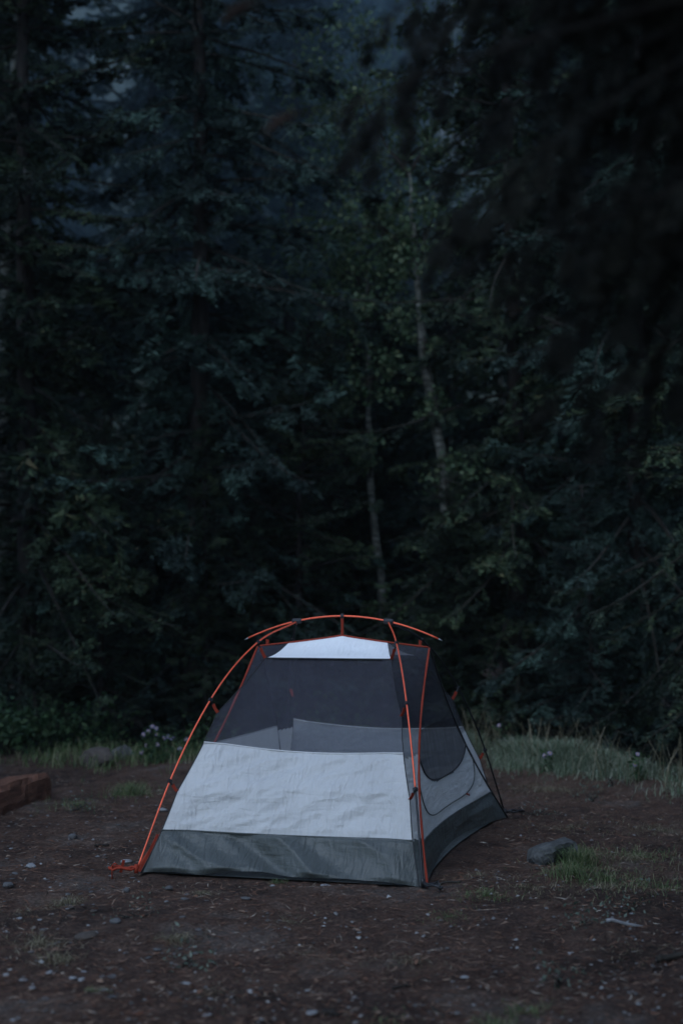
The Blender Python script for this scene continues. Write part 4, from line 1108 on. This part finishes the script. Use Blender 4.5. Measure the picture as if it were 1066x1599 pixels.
named = [(114, 1303, 17, 'round grey stone alone on the dirt left of the tent', 'stone', 1.5), (50, 1348, 22, 'flat pale stone on the dirt near the left frame edge', 'pale_stone', .7),
         (198, 1341, 20, 'flat whitish stone beside the foot of the left tent pole', 'pale_stone', .7), (198, 1387, 13, 'small dark stone below the red stake loop', 'stone', 1.4),
         (265, 1385, 15, 'dark stone with a pale top in front of the tent corner', 'stone', 1.4), (180, 1447, 22, 'half-buried rounded stone beside the patch of pale leaves', 'stone', .8),
         (135, 1467, 42, 'low half-buried brown stone in the lower left dirt', 'brown_stone', .55), (12, 1384, 24, 'rounded grey stone at the left frame edge', 'stone', .9),
         (128, 1530, 15, 'pale chipped stone, the right one of a touching pair', 'pale_stone', .8), (113, 1531, 15, 'pale chipped stone, the left one of a touching pair', 'pale_stone', .8),
         (10, 1533, 14, 'pale stone in the lower left near the frame edge', 'pale_stone', .8), (726, 1526, 18, 'pale rounded stone alone in the lower right dirt', 'pale_stone', .8),
         (486, 1588, 28, 'flat pale shard at the bottom edge below the tent', 'pale_stone', .5), (323, 1575, 17, 'pale stone at the bottom, left of the flat shard', 'pale_stone', .7),
         (996, 1563, 13, 'pale stone low in the right corner', 'pale_stone', .9), (968, 1594, 12, 'bluish stone at the bottom right edge', 'pale_stone', .7),
         (425, 1388, 13, 'pale stone just in front of the tent wall', 'pale_stone', .6), (510, 1384, 22, 'whitish flat stone touching the tent wall hem', 'pale_stone', .5),
         (385, 1411, 22, 'flat grey stone between two small white ones', 'stone', .5), (661, 1560, 14, 'grey stone beside a dark hollow in the bottom dirt', 'stone', .7),
         (254, 1266, 18, 'pale stone behind the left tent pole', 'pale_stone', .8), (305, 1486, 18, 'flat grey stone beside the bluish sprout', 'stone', .5)]
for i, (px, py, w, lb, mt_, hs) in enumerate(named): stone(px, py, w, lb, 'stones on the dirt', mt_, i, hs)
rs = np.random.default_rng(500); k = 0
while k < 125:
    left = rs.uniform() < .72
    px = rs.uniform(0, 330) if left else rs.uniform(330, 1066); py = rs.uniform(1270, 1595)
    x, y = ground_at(px, py)
    if not bool(outside_tent(np.array([x]), np.array([y]))[0]): continue
    stone(px, py, rs.uniform(4, 14) ** 1.0 * (1 if left else .6) * (6.5 / y), 'small stone among the many scattered over the dirt', 'small scattered stones', str(rs.choice(['stone', 'pale_stone', 'stone', 'brown_stone'])), int(rs.integers(0, 70)), rs.uniform(.3, .7)); k += 1

# boulders
def boulder(x, y, sx, sy, sz, seed, mat, label, rz=0, tilt=0, rough=.16):
    me = stone_mesh(seed, sx, sy, sz, rough=rough, sub=4); o = link_mesh('boulder', me, M[mat]); o.location = (x, y, gz(x, y) + sz * .55); o.rotation_euler = (tilt, 0, rz); tag(o, label, 'rock'); return o
bx, by = ground_at(150, 1203); boulder(bx, by + .12, .145, .12, .09, 601, 'brown_stone', 'rounded brown boulder at the wood edge left of the lilac flowers', .3)
bx, by = ground_at(180, 1198); boulder(bx + .03, by + .25, .10, .08, .06, 602, 'stone', 'flat bluish rock behind the brown boulder', 1.0)

def arched_rock():
    """grey rock with a pale flat top and an undercut dark end"""
    x0, y0 = ground_at(868, 1346)
    V = []; F = []; n = 14; m = 13
    rng = np.random.default_rng(8)
    for i in range(m):
        f = i / (m - 1); ln = -.115 + .23 * f
        w = .085 * (.62 + .38 * math.sin(math.pi * min(1, .25 + f * .7))); h = .105 * (.72 + .33 * math.sin(math.pi * (.1 + .62 * f)))
        if i in (0, m - 1): w *= .72; h *= .8
        for k in range(n):
            a = 2 * math.pi * k / n; c, s = math.cos(a), math.sin(a)
            y_ = w * math.copysign(abs(c) ** .75, c); z_ = h * .5 + h * .5 * math.copysign(abs(s) ** .7, s)
            p = Vector((ln, y_, z_)); q = mnoise.noise(p * 14) * .016 + mnoise.noise(p * 40) * .005
            if y_ < 0 and f > .3: y_ += .085 * math.sin(math.pi * min(1, (f - .3) / .6)) ** .6 * max(0, 1 - z_ / h * 1.2) ** .6    # undercut
            V.append(Vector((ln + q, y_ + q, z_ + q * .6)))
    for i in range(m - 1):
        for k in range(n): F.append((i * n + k, (i + 1) * n + k, (i + 1) * n + (k + 1) % n, i * n + (k + 1) % n))
    V.append(Vector((-.128, 0, .05))); V.append(Vector((.105, 0, .05)))
    for k in range(n):
        F.append((len(V) - 2, k, (k + 1) % n)); F.append((len(V) - 1, (m - 1) * n + (k + 1) % n, (m - 1) * n + k))
    o = mesh_py('rock', V, F, M['rock'], None, False); o.location = (x0, y0 + .06, gz(x0, y0) - .008); o.rotation_euler = (0, -.06, .45)
    tag(o, 'grey rock with a pale top and dark undercut end beside the green tuft', 'rock')
arched_rock()

# timber at the left edge
def timber():
    a = Vector((-1.90, 9.02, 0)); b = Vector((-2.22, 7.35, 0)); L = (b - a).length
    V = []; F = []; n = 40
    prof = [(-.08, 0), (-.085, .05), (-.08, .13), (-.06, .16), (.055, .165), (.08, .135), (.085, .05), (.08, 0)]
    for i in range(n + 1):
        x = L * i / n
        for k, (y, z) in enumerate(prof):
            e = .02 * mnoise.noise(Vector((x * 3, y * 9, z * 9 + 3))) + .012 * mnoise.noise(Vector((x * 14, y * 30, z * 30)))
            xx = x + (.03 * mnoise.noise(Vector((y * 14, z * 14, 4))) if i in (0, n) else 0)
            V.append(Vector((xx, y + e, max(-.03, z * (1 + .06 * math.sin(x * 3)) + e - (.012 if i == 0 and z > .1 else 0)))))
    m = len(prof)
    for i in range(n):
        for k in range(m): F.append((i * m + k, i * m + (k + 1) % m, (i + 1) * m + (k + 1) % m, (i + 1) * m + k))
    F.append(tuple(range(m - 1, -1, -1))); F.append(tuple(n * m + k for k in range(m)))
    o = mesh_py('landscape_timber', V, F, M['timber']); o.location = (a.x, a.y, gz(a.x, a.y) - .015); o.rotation_euler = (0, 0, math.atan2((b - a).y, (b - a).x))
    tag(o, 'weathered reddish brown timber lying on the dirt at the left edge', 'timber')
timber()

# single sticks
def stick(px, py, lpx, ang, r, label, mat='dead_twig', group='sticks on the dirt', seed=0):
    rng = np.random.default_rng(seed); x, y = ground_at(px, py); L = lpx / 2221 * y
    n = 7; P = []
    for i in range(n):
        f = i / (n - 1) - .5; xx = x + f * L * math.cos(ang); yy = y + f * L * math.sin(ang)
        P.append(Vector((xx + rng.normal(0, L * .02), yy + rng.normal(0, L * .02), gz(xx, yy) + r * .8 + abs(rng.normal(0, .004)))))
    b = P[0].copy(); mb = MB().tube([p - b for p in P], [r * (1 - .4 * i / n) for i in range(n)], 6)
    q = P[3] - b; mb.tube([q, q + Vector((L * .12, L * .1, r))], [r * .6, r * .3], 5)
    o = mb.build('stick', M[mat], None, True); o.location = b; tag(o, label, 'stick', group)
stick(975, 1448, 60, .2, .008, 'pale bark stick lying right of the round-leaved weed', 'pale_stone', seed=1)
stick(1050, 1497, 50, .15, .014, 'thick grey stick at the right frame edge', seed=2)
stick(516, 1590, 26, 0, .012, 'short dark chunk of wood at the bottom edge', 'bark', seed=3)
stick(700, 1383, 40, -.25, .006, 'pale thin stick by the front right stake loop', seed=4)
stick(630, 1535, 40, .5, .004, 'thin bent twig in the dirt below the tent corner', seed=5)
stick(690, 1575, 36, -.6, .004, 'pale straight twig near the bottom of the frame', seed=6)
stick(920, 1335, 34, 1.0, .004, 'thin dry twig sticking up behind the grey rock', seed=7)
stick(160, 1315, 22, .3, .008, 'short dark stick right of the round grey stone', 'bark', seed=8)

# ------------------------------------------------------------------ the blue evening air between the trees
def haze_box():
    x0, x1, y0, y1, z0, z1 = -160, 160, -30, 185, -8, 118
    V = [(x, y, z) for z in (z0, z1) for y in (y0, y1) for x in (x0, x1)]
    F = [(0, 2, 3, 1), (4, 5, 7, 6), (0, 1, 5, 4), (2, 6, 7, 3), (0, 4, 6, 2), (1, 3, 7, 5)]
    m = bpy.data.materials.new('evening_haze'); m.use_nodes = True; n = m.node_tree.nodes; n.clear()
    o = n.new('ShaderNodeOutputMaterial'); v = n.new('ShaderNodeVolumePrincipled')
    v.inputs['Color'].default_value = (0.72, 0.86, 1.0, 1); v.inputs['Density'].default_value = HAZE; v.inputs['Anisotropy'].default_value = 0.0
    m.node_tree.links.new(v.outputs[0], o.inputs['Volume'])
    tag(mesh_py('haze', V, F, m), 'thin blue evening haze between the trees', 'haze', kind='stuff')
HAZE = 0.0005
haze_box()
def mist_bank():
    """thin smoke hanging between the tree rows, high on the left of the gap"""
    import bmesh
    bm = bmesh.new(); bmesh.ops.create_icosphere(bm, subdivisions=3, radius=1.0)
    for v in bm.verts:
        p = v.co * (1 + .22 * mnoise.noise(v.co * 1.3 + Vector((4, 2, 9))))
        v.co = Vector((p.x * 4.0, p.y * 4.4, p.z * 3.3))
    me = bpy.data.meshes.new('mist'); bm.to_mesh(me); bm.free()
    m = bpy.data.materials.new('thin_smoke'); m.use_nodes = True; n = m.node_tree.nodes; n.clear()
    o = n.new('ShaderNodeOutputMaterial'); v = n.new('ShaderNodeVolumePrincipled')
    v.inputs['Color'].default_value = (0.5, 0.78, 1.0, 1); v.inputs['Density'].default_value = 0.023; v.inputs['Anisotropy'].default_value = 0.0
    m.node_tree.links.new(v.outputs[0], o.inputs['Volume'])
    ob = link_mesh('mist', me, m); ob.location = (-1.1, 16.6, 7.6); tag(ob, 'thin blue mist hanging high between the spruces', 'mist', kind='stuff')
mist_bank()
